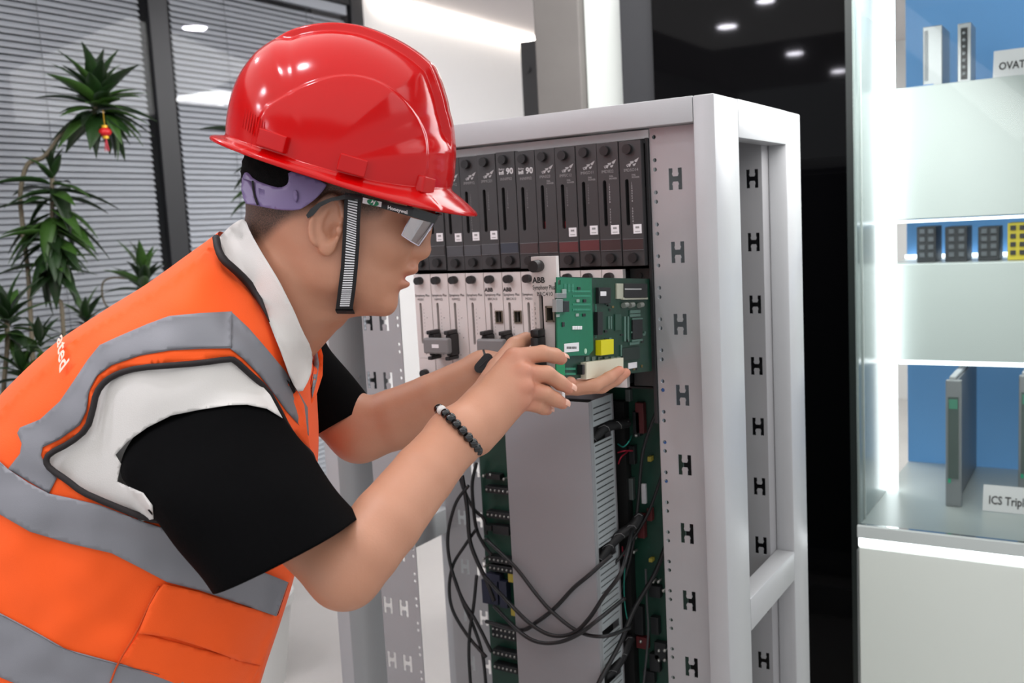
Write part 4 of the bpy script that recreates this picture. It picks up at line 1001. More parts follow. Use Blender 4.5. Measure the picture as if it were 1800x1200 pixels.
B.ell(HP(137, -36), (13.5*s_, 7.5*s_, 26*s_), k=.006); B.ell(HP(133, -62), (12*s_, 8*s_, 22*s_), k=.006)
B.ell(HP(146, -50), (13*s_, 3.2*s_, 32*s_), k=.004, mode='s')
B.ell(HP(112, -106), (19*s_, 19*s_, 28*s_), k=.012)
# near and far ears
for sg in (-1, 1):
    ec = HP(0, -8, sg*106); er = TA*0+math.radians(8)
    RA = np.array([hu*math.cos(er)+hv*math.sin(er), -hu*math.sin(er)+hv*math.cos(er), hn])
    B.ell(ec, (24*s_, 44*s_, 9*s_), RA, k=.004)
    B.ell(ec+(hv*(-34)+hu*8)*s_, (13*s_, 18*s_, 7*s_), RA, k=.006)
    B.ell(ec+(hu*4+hv*2+hn*sg*9)*s_, (17*s_, 33*s_, 10*s_), RA, k=.003, mode='s')
    B.ell(ec+(hu*10-hv*6+hn*sg*6)*s_, (10*s_, 15*s_, 14*s_), RA, k=.003, mode='s')
    rim = [ec+(hu*(-3+24*math.cos(t))+hv*(4+43*math.sin(t))+hn*sg*6)*s_ for t in np.linspace(math.radians(20), math.radians(250), 16)]
    B.chain(rim, [4.6*s_]*16, k=.002)
    B.chain([ec+(hu*a+hv*b+hn*sg*4)*s_ for a, b in ((-8, 26), (-13, 8), (-11, -12), (0, -22))], [3*s_]*4, k=.003)
    B.ell(ec+(hu*20-hv*3+hn*sg*5)*s_, (6*s_, 9*s_, 5*s_), RA, k=.003)
# neck
B.cone(K(560, 440, 1.145), K(455, 580, 1.17), .060, .058, .022)
B.cone(K(600, 470, 1.145), K(500, 560, 1.165), .045, .055, .02)
B.cone(K(508, 375, 1.15), K(478, 462, 1.165), .045, .045, .02)
# torso kept inside the shirt
B.cone(K(430, 640, 1.19), K(250, 820, 1.18), .055, .11, .03); B.cone(K(250, 820, 1.18), K(120, 960, 1.18), .12, .12, .02)
B.cone(K(390, 730, 1.08), K(480, 640, 1.31), .045, .045, .03)
# near arm
B.chain([K(375, 740, 1.05), K(500, 890, 1.015), K(606, 1003, .985)], [.046, .042, .0375], k=.02)
B.chain([K(606, 1003, .985), K(640, 965, .99), K(680, 915, 1.01), K(745, 833, 1.05), K(800, 768, 1.095)], [.0365, .0375, .0375, .0345, .0315], k=.012)
# far arm
B.chain([K(500, 640, 1.31), K(570, 700, 1.31), K(632, 758, 1.30)], [.045, .042, .040], k=.02)
B.chain([K(632, 758, 1.30), K(690, 738, 1.30), K(760, 705, 1.30), K(850, 655, 1.31)], [.040, .0405, .036, .0285], k=.012)
# near hand: back of the hand, fingers, thumb
wr = K(800, 768, 1.095)
kn = [K(903, 632, 1.150), K(922, 655, 1.138), K(925, 682, 1.134), K(920, 705, 1.138)]
hand_d = [(K(815, 745, 1.105), K(903, 629, 1.152), .017, .0125), (K(825, 755, 1.105), K(919, 654, 1.142), .018, .0125), (K(835, 765, 1.108), K(922, 682, 1.140), .018, .0120), (K(842, 772, 1.115), K(915, 705, 1.145), .017, .0115)]
B.cone(wr, K(840, 735, 1.12), .0315, .030, .012)
for a, b, ra, rb in hand_d: B.cone(a, b, ra, rb, .010)
B.cone(K(845, 725, 1.13), K(895, 675, 1.165), .024, .014, .012)
F = [([K(905, 629, 1.153), K(953, 621, 1.158), K(975, 625, 1.172), K(986, 630, 1.180)], [.0118, .0098, .0092, .0080]),
     ([K(921, 656, 1.145), K(962, 657, 1.150), K(984, 672, 1.160), K(1000, 682, 1.168)], [.0118, .0096, .0088, .0074]),
     ([K(924, 684, 1.142), K(958, 692, 1.148), K(976, 702, 1.156), K(989, 709, 1.164)], [.0112, .0094, .0086, .0072]),
     ([K(917, 706, 1.146), K(943, 712, 1.152), K(954, 717, 1.160), K(962, 720, 1.168)], [.0104, .0084, .0078, .0068])]
for pts, rs in F: B.chain(pts, rs, k=.0035)
B.chain([K(845, 700, 1.14), K(875, 648, 1.185), K(905, 608, 1.215), K(925, 596, 1.235)], [.016, .0135, .0115, .0095], k=.012)
# far hand: palm up below the board
B.chain([K(850, 655, 1.31), K(880, 655, 1.31)], [.0285, .027], k=.01)
fl = (np.array([0, 1.0, 0]), 1.7)
B.cone(K(880, 662, 1.305), K(960, 676, 1.275), .027, .024, .012, flat=fl); B.cone(K(880, 660, 1.33), K(965, 674, 1.32), .025, .022, .012, flat=fl)
G = [([K(960, 680, 1.262), K(1008, 681, 1.262), K(1045, 678, 1.268), K(1070, 664, 1.276), K(1089, 651, 1.282)], [.0105, .0088, .0085, .0080, .0066]),
     ([K(965, 681, 1.285), K(1015, 683, 1.288), K(1058, 680, 1.292), K(1083, 667, 1.296), K(1100, 655, 1.300)], [.0105, .0088, .0084, .0078, .0066]),
     ([K(965, 680, 1.310), K(1010, 681, 1.314), K(1050, 678, 1.318), K(1070, 668, 1.320), K(1084, 658, 1.322)], [.0100, .0084, .0080, .0074, .0064]),
     ([K(962, 678, 1.333), K(1000, 678, 1.338), K(1030, 674, 1.341), K(1046, 664, 1.343)], [.0092, .0078, .0072, .0062]),
     ([K(895, 672, 1.275), K(935, 672, 1.245), K(975, 673, 1.235), K(1003, 672, 1.238)], [.0140, .0115, .0100, .0078])]
for pts, rs in G: B.chain(pts, rs, k=.004)
# wrist tendons and knuckles
for i in range(4): B.ell(kn[i]+np.array([0, 0.002, -.006]), (.0085, .0075, .006), k=.008)
bv, bf = B.mesh(0.0)
# light smoothing is left to shading; keep the lower trunk hidden under clothes
# ---- skin material with a hair-fade mask held in a colour attribute
sm = bpy.data.materials.new('skin'); sm.use_nodes = True; nt = sm.node_tree; bs = nt.nodes['Principled BSDF']
at = nt.nodes.new('ShaderNodeAttribute'); at.attribute_name = 'fade'
n1 = nt.nodes.new('ShaderNodeTexNoise'); n1.inputs['Scale'].default_value = 22; n1.inputs['Detail'].default_value = 5
tc = nt.nodes.new('ShaderNodeTexCoord'); nt.links.new(tc.outputs['Object'], n1.inputs['Vector'])
m1 = nt.nodes.new('ShaderNodeMix'); m1.data_type = 'RGBA'; m1.inputs['A'].default_value = (*srgb('#b98266'), 1); m1.inputs['B'].default_value = (*srgb('#c79277'), 1)
nt.links.new(n1.outputs['Fac'], m1.inputs['Factor'])
mr = nt.nodes.new('ShaderNodeMix'); mr.data_type = 'RGBA'; mr.inputs['B'].default_value = (*srgb('#c97663'), 1)
sp = nt.nodes.new('ShaderNodeSeparateColor'); nt.links.new(at.outputs['Color'], sp.inputs[0])
nt.links.new(m1.outputs['Result'], mr.inputs['A']); nt.links.new(sp.outputs[1], mr.inputs['Factor'])
n2 = nt.nodes.new('ShaderNodeTexNoise'); n2.inputs['Scale'].default_value = 900; nt.links.new(tc.outputs['Object'], n2.inputs['Vector'])
mu = nt.nodes.new('ShaderNodeMath'); mu.operation = 'MULTIPLY'; ad = nt.nodes.new('ShaderNodeMapRange'); ad.inputs['From Min'].default_value = .35; ad.inputs['From Max'].default_value = .65; ad.inputs['To Min'].default_value = .75; ad.inputs['To Max'].default_value = 1.0
nt.links.new(n2.outputs['Fac'], ad.inputs['Value']); nt.links.new(ad.outputs[0], mu.inputs[0]); nt.links.new(sp.outputs[0], mu.inputs[1])
m2 = nt.nodes.new('ShaderNodeMix'); m2.data_type = 'RGBA'; m2.inputs['B'].default_value = (*srgb('#211b19'), 1)
nt.links.new(mr.outputs['Result'], m2.inputs['A']); nt.links.new(mu.outputs[0], m2.inputs['Factor']); nt.links.new(m2.outputs['Result'], bs.inputs['Base Color'])
bs.inputs['Roughness'].default_value = 0.48; bs.inputs['Subsurface Weight'].default_value = 0.12; bs.inputs['Subsurface Radius'].default_value = (1, .35, .2); bs.inputs['Subsurface Scale'].default_value = .005
n3 = nt.nodes.new('ShaderNodeTexNoise'); n3.inputs['Scale'].default_value = 420; n3.inputs['Detail'].default_value = 4; nt.links.new(tc.outputs['Object'], n3.inputs['Vector'])
bp_ = nt.nodes.new('ShaderNodeBump'); bp_.inputs['Strength'].default_value = .12; bp_.inputs['Distance'].default_value = .001
nt.links.new(n3.outputs['Fac'], bp_.inputs['Height']); nt.links.new(bp_.outputs['Normal'], bs.inputs['Normal'])
body = obj_cam('body', bv, bf, sm, PP)
# fade mask: scalp, nape and temple
def sst(a, b, x): t = np.clip((x-a)/(b-a), 0, 1); return t*t*(3-2*t)
rel = (bv-HC); U = (rel@hu)/HS; V_ = (rel@hv)/HS; Nn = rel[:, 2]/HS
hairline = np.interp(U, [-200, -170, -110, -60, -30, 0, 20, 55, 75, 95, 150], [-95, -85, -52, 5, 28, 45, 34, 36, 48, 92, 120])
fade = sst(-24, 14, V_-hairline+6)*0.97; fade *= (bv[:, 2] < 1.4)*(V_ > -120)*(U < 170)
red = np.zeros(len(bv))
for c in (HP(132, -50), K(606, 1003, .985), *kn):
    dd = np.linalg.norm(bv-c, axis=1); red = np.maximum(red, 0.55*np.exp(-(dd/.016)**2))
dd = np.linalg.norm(bv-HP(133, -50), axis=1); red = np.maximum(red, .9*np.exp(-(dd/.010)**4))
for pts, rs in F+G: dd = np.linalg.norm(bv-pts[-1], axis=1); red = np.maximum(red, .5*np.exp(-(dd/.012)**2))
ca = body.data.color_attributes.new('fade', 'FLOAT_COLOR', 'POINT')
buf = np.ones((len(bv), 4), np.float32); buf[:, 0] = fade; buf[:, 1] = red; buf[:, 2] = 0; ca.data.foreach_set('color', buf.ravel())
body_bvh = bvh_of(bv, bf)
# fingernails on the near hand
nailm = mat('nail', '#dba893', .3)
def nail(a, b, r, up):
    d = (b-a)/np.linalg.norm(b-a); up = up-d*(up@d); up /= np.linalg.norm(up); sd = np.cross(d, up); v = []; n = 7
    for j in range(5):
        t = -0.3+j*0.3
        for i in range(n):
            an = (i-(n-1)/2)/((n-1)/2)*0.75; rr = r*1.06-(0.0006 if j in (0, 4) or i in (0, n-1) else 0)
            v.append(b+d*(t*r*1.0)*1.0+(up*math.cos(an)+sd*math.sin(an))*rr)
    f = [(j*n+i, j*n+i+1, (j+1)*n+i+1, (j+1)*n+i) for j in range(4) for i in range(n-1)]
    obj_cam('fingernail', v, f, nailm, PP)
for (pts, rs), up in zip(F, [(.2, .6, -.3), (.5, .6, -.6), (.6, .5, -.6), (.5, .5, -.6)]): nail(pts[-2], pts[-1], rs[-1], np.array(up))
# eye
mb = MB(); e = c2w(HP(113, 43, -46))[0]; mb.ball(tuple(e), .0115, 16, 12); mb.build('eyeball', mat('eye_white', '#cfc8c4', .15), PP, smooth=True)
e2 = c2w(HP(124, 43, -46))[0]; MB().ball(tuple(e2), .0052, 12, 8).build('iris', mat('iris_dark', '#1c1210', .1), PP, smooth=True)
brow = [HP(146, 62, -18), HP(141, 70, -38), HP(128, 70, -62), HP(112, 62, -78)]
MB().tube([tuple(c2w(p)[0]) for p in catmull(brow, 5)], [.002]*16, n=6).build('eyebrow', mat('hair_black', '#0d0b0b', .6), PP, smooth=True)
# thick hair under the helmet and down to the ratchet band
HB = SDF(HP(-260, 0)-np.array([0, .16, .12]), HP(180, 120)+np.array([.02, .16, .12]), .003)
def hairfn(X, Y, Z):
    x = X-HC[0]; y = Y-HC[1]; u = (x*hu[0]+y*hu[1])/HS; v = (x*hv[0]+y*hv[1])/HS
    u, v, Z_ = np.broadcast_arrays(u, v, Z)
    cut = np.interp(u, [-200, -150, -100, -40, 20, 80, 160], [22, 8, 14, 52, 80, 96, 120])
    d = headfn(X, Y, Z)-.0045-.0010*np.sin(u*.35+Z_*300)*np.sin(v*.3)
    return np.maximum(d, (cut-v)*HS)
HB.put(hairfn, HB.lo, HB.lo+HB.n*.003, 0)
hv_, hf_ = HB.mesh(); obj_cam('hair', hv_, hf_, mat('hair_black2', '#060505', .8, spec=.1, bump=1.0, bump_scale=700), PP)

# ---------------------------------------------------------------- garments
def loft(st, n=64, ex=2.2, cap=True, dense=6):
    """st: stations (ax, ay, bx, by, depth, half depth): ring through two pixels with given half thickness in depth"""
    C_ = catmull([np.array(s, float) for s in st], dense); v = []; N = len(C_)
    for (ax, ay, bx, by, d, hz) in C_:
        a = K(ax, ay, d); b = K(bx, by, d); c = (a+b)/2; h = (b-a)/2
        for i in range(n):
            t = 2*math.pi*i/n; ct, st_ = math.cos(t), math.sin(t); e = 2/ex
            v.append(c+h*math.copysign(abs(ct)**e, ct)+np.array([0, 0, hz])*math.copysign(abs(st_)**e, st_))
    f = [(i*n+k, i*n+(k+1) % n, (i+1)*n+(k+1) % n, (i+1)*n+k) for i in range(N-1) for k in range(n)]
    if cap: f += [tuple(range(n)), tuple(range((N-1)*n, N*n))[::-1]]
    return np.array(v), f, N, n
torso_st = [(392, 408, 530, 600, 1.17, .075), (352, 448, 541, 668, 1.175, .145), (288, 498, 546, 735, 1.18, .178), (213, 544, 549, 800, 1.18, .188), (120, 606, 545, 860, 1.18, .185),
            (15, 706, 530, 935, 1.18, .18), (-65, 800, 512, 1020, 1.18, .175), (-135, 930, 488, 1100, 1.18, .172), (-160, 1080, 455, 1200, 1.18, .17), (-160, 1230, 430, 1300, 1.18, .17), (-150, 1400, 410, 1420, 1.18, .17)]
def shrink(st, a, b): # inset silhouette by a px and depth by b
    out = []
    for (ax, ay, bx, by, d, hz) in st:
        L = math.hypot(bx-ax, by-ay); ux, uy = (bx-ax)/L, (by-ay)/L; out.append((ax+ux*a, ay+uy*a, bx-ux*a, by-uy*a, d, hz-b))
    return out
cloth_w = mat('shirt_white', '#d8d5d1', 0.8, sheen=.2, bump=.25, bump_scale=900)
cloth_b = mat('shirt_black', '#040405', 0.9, spec=.08, bump=.35, bump_scale=700)
shirt = empty('polo_shirt', (0, 0, 0)); shirt.parent = PP; shirt.location = -Vector(PP.location)
sv, sf, _, _ = loft(shrink(torso_st, 15, .014)); obj_cam('shirt_body', sv, sf, cloth_w, shirt)
tv, tf, TN, Tn = loft(torso_st)
# near sleeve
slv = [(268, 716, 430, 660, 1.07, .05), (236, 772, 470, 700, 1.052, .068), (222, 824, 500, 745, 1.035, .078), (250, 868, 535, 790, 1.015, .082), (290, 918, 565, 830, .998, .082), (338, 978, 597, 872, .985, .080), (381, 1033, 629, 911, .975, .078)]
nv, nf, NN, Nn_ = loft(slv, ex=2.1, cap=False, dense=6, n=72)
nv = np.array(nv)
for i in range(len(nv)):   # soft folds
    r = i//Nn_; p = nv[i]
    nv[i] = p+np.array([0, 0, 1])*0.004*NZ(p, 14, 3)+np.array([1, .3, 0])*.003*NZ(p, 18, 7)
# inner side of the open sleeve: hem turned in
rim = nv[-Nn_:]; cc = rim.mean(0); ring2 = cc+(rim-cc)*0.965; back2 = nv[-8*Nn_:-7*Nn_]; c3 = back2.mean(0); ring3 = c3+(back2-c3)*.93
base = len(nv); nv2 = np.vstack([nv, ring2, ring3]); nf2 = list(nf)
for k in range(Nn_):
    k2 = (k+1) % Nn_; nf2 += [((NN-1)*Nn_+k, (NN-1)*Nn_+k2, base+k2, base+k), (base+k, base+k2, base+Nn_+k2, base+Nn_+k)]
nf2.append(tuple(range(Nn_)))
obj_cam('sleeve', nv2, nf2, cloth_b, shirt)
slf = [(480, 600, 560, 650, 1.31, .055), (545, 572, 500, 700, 1.31, .058), (582, 618, 520, 742, 1.31, .056), (620, 662, 533, 762, 1.31, .055), (656, 708, 545, 772, 1.31, .054)]
fv, ff, FN, Fn = loft(slf, ex=2.0, cap=False, n=48); base = len(fv); rim = fv[-Fn:]; cc = rim.mean(0); ring2 = cc+(rim-cc)*.95; fv = np.vstack([fv, ring2]); ff = list(ff)
for k in range(Fn): k2 = (k+1) % Fn; ff.append(((FN-1)*Fn+k, (FN-1)*Fn+k2, base+k2, base+k))
obj_cam('sleeve', fv, ff, cloth_b, shirt)

# ---- patches: cloth panels cut to an outline and laid on the figure
def cast(px, py, trees):
    d = Vector(((px-900)/FPX, -(py-600)/FPX, 1)); L = d.length; d.normalize(); best = None
    for t in trees:
        h = t.ray_cast(Vector((0, 0, 0)), d)
        if h[0] is not None and (best is None or h[0].z < best): best = h[0].z
    return best
def patch(name, poly, trees, off, m, parent, step=9, thick=.0012, holes=(), smooth=4, wr=0.0015, fall=1.18, seed=0, clamp=None, ret=False, keep=True):
    poly = dens(poly, step); holes = [dens(h, step) for h in holes]
    V2, Fc = cdt(poly, holes, step); n = len(V2); Z = [None]*n
    for i, (x, y) in enumerate(V2): Z[i] = cast(x, y, trees)
    known = [(V2[i], Z[i]) for i in range(n) if Z[i] is not None]
    if known:
        KP = np.array([k[0] for k in known]); KZ = np.array([k[1] for k in known])
        for i in range(n):
            if Z[i] is None:
                d2 = (KP[:, 0]-V2[i][0])**2+(KP[:, 1]-V2[i][1])**2; j = np.argsort(d2)[:3]; Z[i] = float(KZ[j].mean())
    else: Z = [fall]*n
    Z = np.array(Z)
    if clamp: Z = np.clip(Z, *clamp)
    nb = [set() for _ in range(n)]
    for f in Fc:
        for a in f: nb[a].update(f)
    nbl = [list(s) for s in nb]
    Z0 = Z.copy()
    for _ in range(smooth): Z = np.array([Z[l].mean() if l else Z[i] for i, l in enumerate(nbl)])
    if keep: Z = np.minimum(Z, Z0+.0015)
    offs = off if callable(off) else (lambda x, y: off)
    A = [K(V2[i][0], V2[i][1], Z[i]-offs(*V2[i])+wr*NZ((V2[i][0]*.01, V2[i][1]*.01, 0), 1.6, seed)) for i in range(n)]
    Bk = [K(V2[i][0], V2[i][1], Z[i]-offs(*V2[i])+thick+wr*NZ((V2[i][0]*.01, V2[i][1]*.01, 0), 1.6, seed)) for i in range(n)]
    if ret: return V2, Z-off
    v, f = solidify2(A, Bk, Fc)
    return obj_cam(name, v, f, m, parent)
T_tree = bvh_of(tv, tf); _v2, _f2, _, _ = loft(shrink(torso_st, 0, -.0025)); T2_tree = bvh_of(_v2, _f2); N_tree = bvh_of(nv2, nf2); F_tree = bvh_of(fv, ff)
# ---- vest
orange = mat('vest_orange', '#ff5a00', 0.75, sheen=.1, bump=.3, bump_scale=1100)
onode = MATS['vest_orange'].node_tree
tape = mat('reflective_tape', '#828389', 0.5, metal=.15, noise_amt=.03, noise_scale=20, bump=.15, bump_scale=1500)
pipe = mat('piping_black', '#171012', 0.7)
vest = empty('safety_vest', (0, 0, 0)); vest.parent = PP; vest.location = -Vector(PP.location)
arm_top = [(551, 806), (546, 793), (525, 775), (507, 751), (490, 716), (469, 681), (434, 649), (412, 628), (402, 627), (350, 634), (301, 638), (245, 642), (210, 650), (182, 665), (165, 688), (159, 720), (150, 751), (122, 774), (82, 795), (75, 811), (84, 826), (115, 846), (140, 867), (182, 885), (224, 902), (255, 915), (301, 922)]
arm_hid = [(360, 935), (440, 935), (520, 880)]
armhole = arm_top+arm_hid
outer = [(381, 417), (392, 450), (429, 467), (461, 491), (476, 522), (486, 556), (501, 623), (515, 670), (535, 712), (541, 765), (546, 790), (553, 812), (560, 870), (545, 960), (507, 1025), (487, 1081), (462, 1170), (440, 1260), (420, 1400),
         ]+[(float(c[0]), float(c[1])) for c in catmull([np.array(s_, float) for s_ in torso_st], 6)][::-1][:-1]
TT = [T2_tree]
patch('vest_panel', outer, TT, .004, orange, vest, step=11, holes=[armhole], smooth=3, wr=.004, seed=1)
# far half of the vest
fc = []
for f in tf[:-2]:
    c = sum(tv[i] for i in f)/4; a = tv[f[1]]-tv[f[0]]; b = tv[f[3]]-tv[f[0]]; nrm = np.cross(a, b)
    st = torso_st; 
    qx, qy = 900+FPX*c[0]/c[2], 600-FPX*c[1]/c[2]
    if c[2] > 1.13 or (not inpoly(qx-26, qy-30, outer) and qx < 384): fc.append(f)
obj_cam('vest_panel', tv, fc, orange, vest)
def strip(name, up, lo, off, m, seed, step=8, par=None): return patch(name, list(up)+list(reversed(lo)), TT, off, m, par or vest, step=step, smooth=3, wr=.004, seed=1, thick=.001)
s1u = [(408, 547), (350, 550), (297, 555), (259, 569), (210, 590), (175, 606), (154, 632), (129, 670), (105, 705), (70, 737), (35, 751), (30, 761), (38, 779)]
s1l = [(406, 612), (350, 613), (297, 616), (245, 625), (196, 642), (171, 660), (156, 688), (152, 723), (140, 747), (105, 772), (75, 786), (72, 800)]
strip('reflective_strip', s1u+[(35, 797), (14, 824)], s1l+[(80, 818), (100, 840), (86, 867)], .0058, tape, 2)
strip('reflective_strip', [(406, 547), (437, 576), (465, 608), (500, 650), (525, 688), (541, 716)], [(404, 612), (427, 630), (455, 658), (480, 690), (504, 723), (543, 766)], .0058, tape, 3)
s2u = [(-52, 793), (0, 811), (14, 824), (50, 848), (86, 867), (119, 874), (175, 887), (224, 906), (255, 918), (301, 932), (380, 965), (450, 1000), (507, 1023)]
s2l = [(-92, 862), (-60, 878), (0, 904), (52, 934), (122, 955), (196, 972), (245, 997), (294, 1023), (350, 1037), (420, 1060), (486, 1083)]
strip('reflective_strip', s2u, s2l, lambda x, y: .0080+.006*min(1, max(0, (x-430)/40)), tape, 4)
s3u = [(-142, 1010), (0, 1077), (52, 1104), (115, 1140), (206, 1165), (280, 1182), (360, 1215), (438, 1250)]
s3l = [(-150, 1130), (0, 1190), (60, 1215), (120, 1250), (210, 1275), (300, 1300), (420, 1350)]
strip('reflective_strip', s3u, s3l, .0060, tape, 5)
# seams on the tapes
def line3(px, trees, off, sm_=True):
    px = dens(smoothpoly(px, 1, False), 5, False); z = []
    for x, y in px:
        q = cast(x, y, trees); z.append(q)
    kn_ = [q for q in z if q is not None]; last = kn_[0] if kn_ else 1.1; out = []
    for i, q in enumerate(z):
        if q is None: q = last
        last = q; out.append(q)
    out = np.array(out)
    for _ in range(3): out[1:-1] = (out[:-2]+out[1:-1]+out[2:])/3
    return [K(x, y, zz-off+.004*NZ((x*.01, y*.01, 0), 1.6, 1)) for (x, y), zz in zip(px, out)]
def piping(name, px, r, off, trees, m=pipe, par=None):
    C_ = line3(px, trees, off); N_ = len(C_); r = r if not isinstance(r, tuple) else [r[0]*min(1, (N_-i)/(N_*.35)) for i in range(N_)]; return MB().tube([tuple(p) for p in c2w(C_)], r, n=8).build(name, m, par or vest, smooth=True)
stitch = mat('stitch_grey', '#5c5d62', .8)
for pl in (s2u[1:], s2l[2:], s3u[:6], s1l[:11]):
    q = [(x, y+(3 if pl[0][1] in (811, 1077, 1010) else -3)) for x, y in pl]; piping('stitch_line', q, .00035, .0070, TT, stitch)
piping('stitch_line', [(407, 550), (406, 611)], .0005, .0072, TT, stitch)
# armhole binding
bind = [(551, 808), (546, 796), (525, 778), (507, 753), (490, 719), (469, 684), (434, 652), (412, 632), (402, 631), (350, 638), (301, 642), (245, 646), (210, 655), (185, 669), (169, 690), (163, 721), (153, 754), (124, 778), (86, 797), (80, 811), (88, 824), (117, 843), (143, 864), (184, 882), (226, 899), (257, 911), (301, 918), (340, 934), (400, 950), (440, 945)]
piping('armhole_binding', bind, .0033, .0078, TT)
piping('neck_binding', [(380, 418), (383, 438), (392, 456), (412, 473), (432, 492), (450, 514), (464, 542), (474, 566)], (.0044,), .0235, TT)
piping('front_binding', [(507, 1022), (487, 1081)], .0010, .0052, TT)
piping('front_binding', [(457, 1170), (440, 1230), (420, 1320)], .0028, .0040, TT)
# pocket with flap
pk = [(287, 1026), (350, 1040), (420, 1063), (492, 1083), (487, 1100), (472, 1135), (458, 1169), (444, 1200), (425, 1290), (190, 1230), (210, 1161), (241, 1114), (262, 1065), (276, 1040)]
patch('pocket', [(212, 1160), (245, 1112), (458, 1168), (444, 1200), (436, 1248), (206, 1163)], TT, .0066, orange, vest, step=9, smooth=3, wr=.004, seed=1, thick=.002)
patch('pocket_flap', [(287, 1026), (350, 1040), (420, 1063), (492, 1082), (487, 1100), (472, 1135), (458, 1169), (420, 1161), (350, 1135), (297, 1119), (243, 1113), (262, 1065), (276, 1040)], TT, .0110, orange, vest, step=9, smooth=3, wr=.004, seed=1, thick=.002)
piping('stitch_line', [(350, 1130), (300, 1114), (246, 1108)], .0003, .0092, TT, mat('orange_thread', '#d9480d', .8))
piping('zip_seam', [(280, 1030), (262, 1062), (240, 1112), (208, 1163), (192, 1205)], .0010, .0080, TT, mat('orange_shade_thread', '#c84a12', .8))
# lettering across the back
vv, f_ = textmesh('ated', 1.0, 0.02, 0); xs = [p[0] for p in vv]; wd = max(xs)
# baseline runs down the back; letters lean along the cloth
O = np.array([60+44.0, 560+22.0]); ax_ = np.array([.03, 1.0]); ay_ = np.array([.75, -.68])
def T2(u, v):
    t = u/wd; b = np.array([100.0, 597.0])+np.array([5.0, 58.0])*t; h = np.array([20.0, -26.0])*(0.85+.25*t); return b+h*v*1.1
mb = MB(); pts = []
for p in vv:
    x, y = T2(p[0], p[1]); z = min((cast(x+a_, y+b_, TT) or 1.1) for a_ in (-4, 0, 4, 8) for b_ in (-4, 0, 4, 8)); pts.append(K(x, y, z-.0068+.004*NZ((x*.01, y*.01, 0), 1.6, 1)))
obj_cam('lettering', pts, f_, mat('vest_print', '#f0cdbd', .7), vest, smooth=False, fix=False)
# ---- shirt yoke seen through the armhole (white part) and collar
yoke = [(402, 630), (434, 648), (475, 694), (497, 735), (469, 718), (434, 711), (402, 712), (350, 720), (301, 730), (259, 751), (224, 776), (203, 799), (213, 815), (206, 846), (252, 866), (268, 888), (270, 912), (250, 916), (182, 893), (115, 853), (78, 815), (82, 792), (150, 750), (160, 702), (186, 669), (210, 660), (245, 643), (301, 638)]
patch('yoke', yoke, [T_tree, N_tree], lambda x, y: .0005+.0055*min(1, max(0, (x-175)/70)), cloth_w, shirt, step=6, smooth=9, wr=.001, seed=9, thick=.003)
C_T = [body_bvh, T_tree]
collar = [(430, 383), (441, 410), (458, 440), (474, 466), (490, 492), (504, 520), (518, 548), (531, 580), (548, 612), (549, 640), (546, 662), (528, 695), (511, 668), (497, 627), (479, 582), (462, 537), (442, 504), (426, 485), (404, 464), (392, 444), (382, 420), (398, 403), (414, 390)]
patch('collar', smoothpoly(collar, 1), C_T, lambda x, y: .018+.008*min(1, max(0, (y-545)/60)), cloth_w, shirt, step=8, smooth=8, wr=.001, seed=4, thick=.004, clamp=(1.0, 1.165))
patch('collar', [(531, 580), (548, 574), (552, 600), (550, 640), (547, 612)], C_T, -.010, cloth_w, shirt, step=7, smooth=4, thick=.003, fall=1.19)
# placket black trim
patch('placket', [(502, 655), (512, 668), (520, 688), (516, 692), (504, 668)], C_T, .0075, pipe, shirt, step=5, smooth=3, thick=.001)
# far side of the vest front (orange edge with tape) seen beyond the collar
patch('vest_front_far', [(549, 570), (560, 592), (568, 625), (567, 660), (556, 695), (546, 712), (544, 690), (551, 650), (552, 610)], [F_tree, T_tree], .012, orange, vest, step=6, smooth=4, thick=.002, fall=1.28, clamp=(1.2, 1.26))
patch('reflective_strip', [(550, 590), (557, 612), (561, 640), (557, 668), (549, 700), (548, 690), (552, 650), (552, 615)], [F_tree, T_tree], .014, tape, vest, step=6, smooth=4, thick=.001, fall=1.27, clamp=(1.2, 1.26))
# trousers, shoes: below the frame but carrying the figure
tr = mat('trouser_cloth', '#23252b', .85)
hipc = K(140, 1420, 1.18)
def wp(px, py, d): return Vector(P(px, py, d))
hip = Vector(c2w(hipc)[0]); mbt = MB()
RTh = Vector((RT[0], RT[1], 0)).normalized(); FWh = Vector((fw[0], fw[1], 0)).normalized()
top = hip.z+0.06
def ringpts(c, a, b, n=28): return [c+RTh*(a*math.cos(2*math.pi*i/n))+FWh*(b*math.sin(2*math.pi*i/n)) for i in range(n)]
def legmesh(mb, rings, n=28):
    v = []; 
    for c, a, b in rings: v += ringpts(c, a, b, n)
    f = [(i*n+k, i*n+(k+1) % n, (i+1)*n+(k+1) % n, (i+1)*n+k) for i in range(len(rings)-1) for k in range(n)]+[tuple(range(n)), tuple(range((len(rings)-1)*n, len(rings)*n))]
    mb.add(v, f)
sh = []
H0 = Vector((hip.x, hip.y, 0))
legmesh(mbt, [(H0+Vector((0, 0, top)), .165, .165), (H0+Vector((0, 0, top-.10)), .16, .17), (H0+Vector((0, 0, top-.2)), .13, .17)])
for sg, dx in ((-1, .05), (1, -.10)):
    o_ = FWh*(sg*.09)+RTh*dx
    legmesh(mbt, [(H0+FWh*(sg*.085)+Vector((0, 0, top-.12)), .10, .092), (H0+FWh*(sg*.09)+RTh*(dx*.6+.01)+Vector((0, 0, top*.5)), .072, .072), (H0+o_+Vector((0, 0, .08)), .058, .058)])
    sh.append(H0+o_)
mbt.build('trousers', tr, PP, smooth=True)
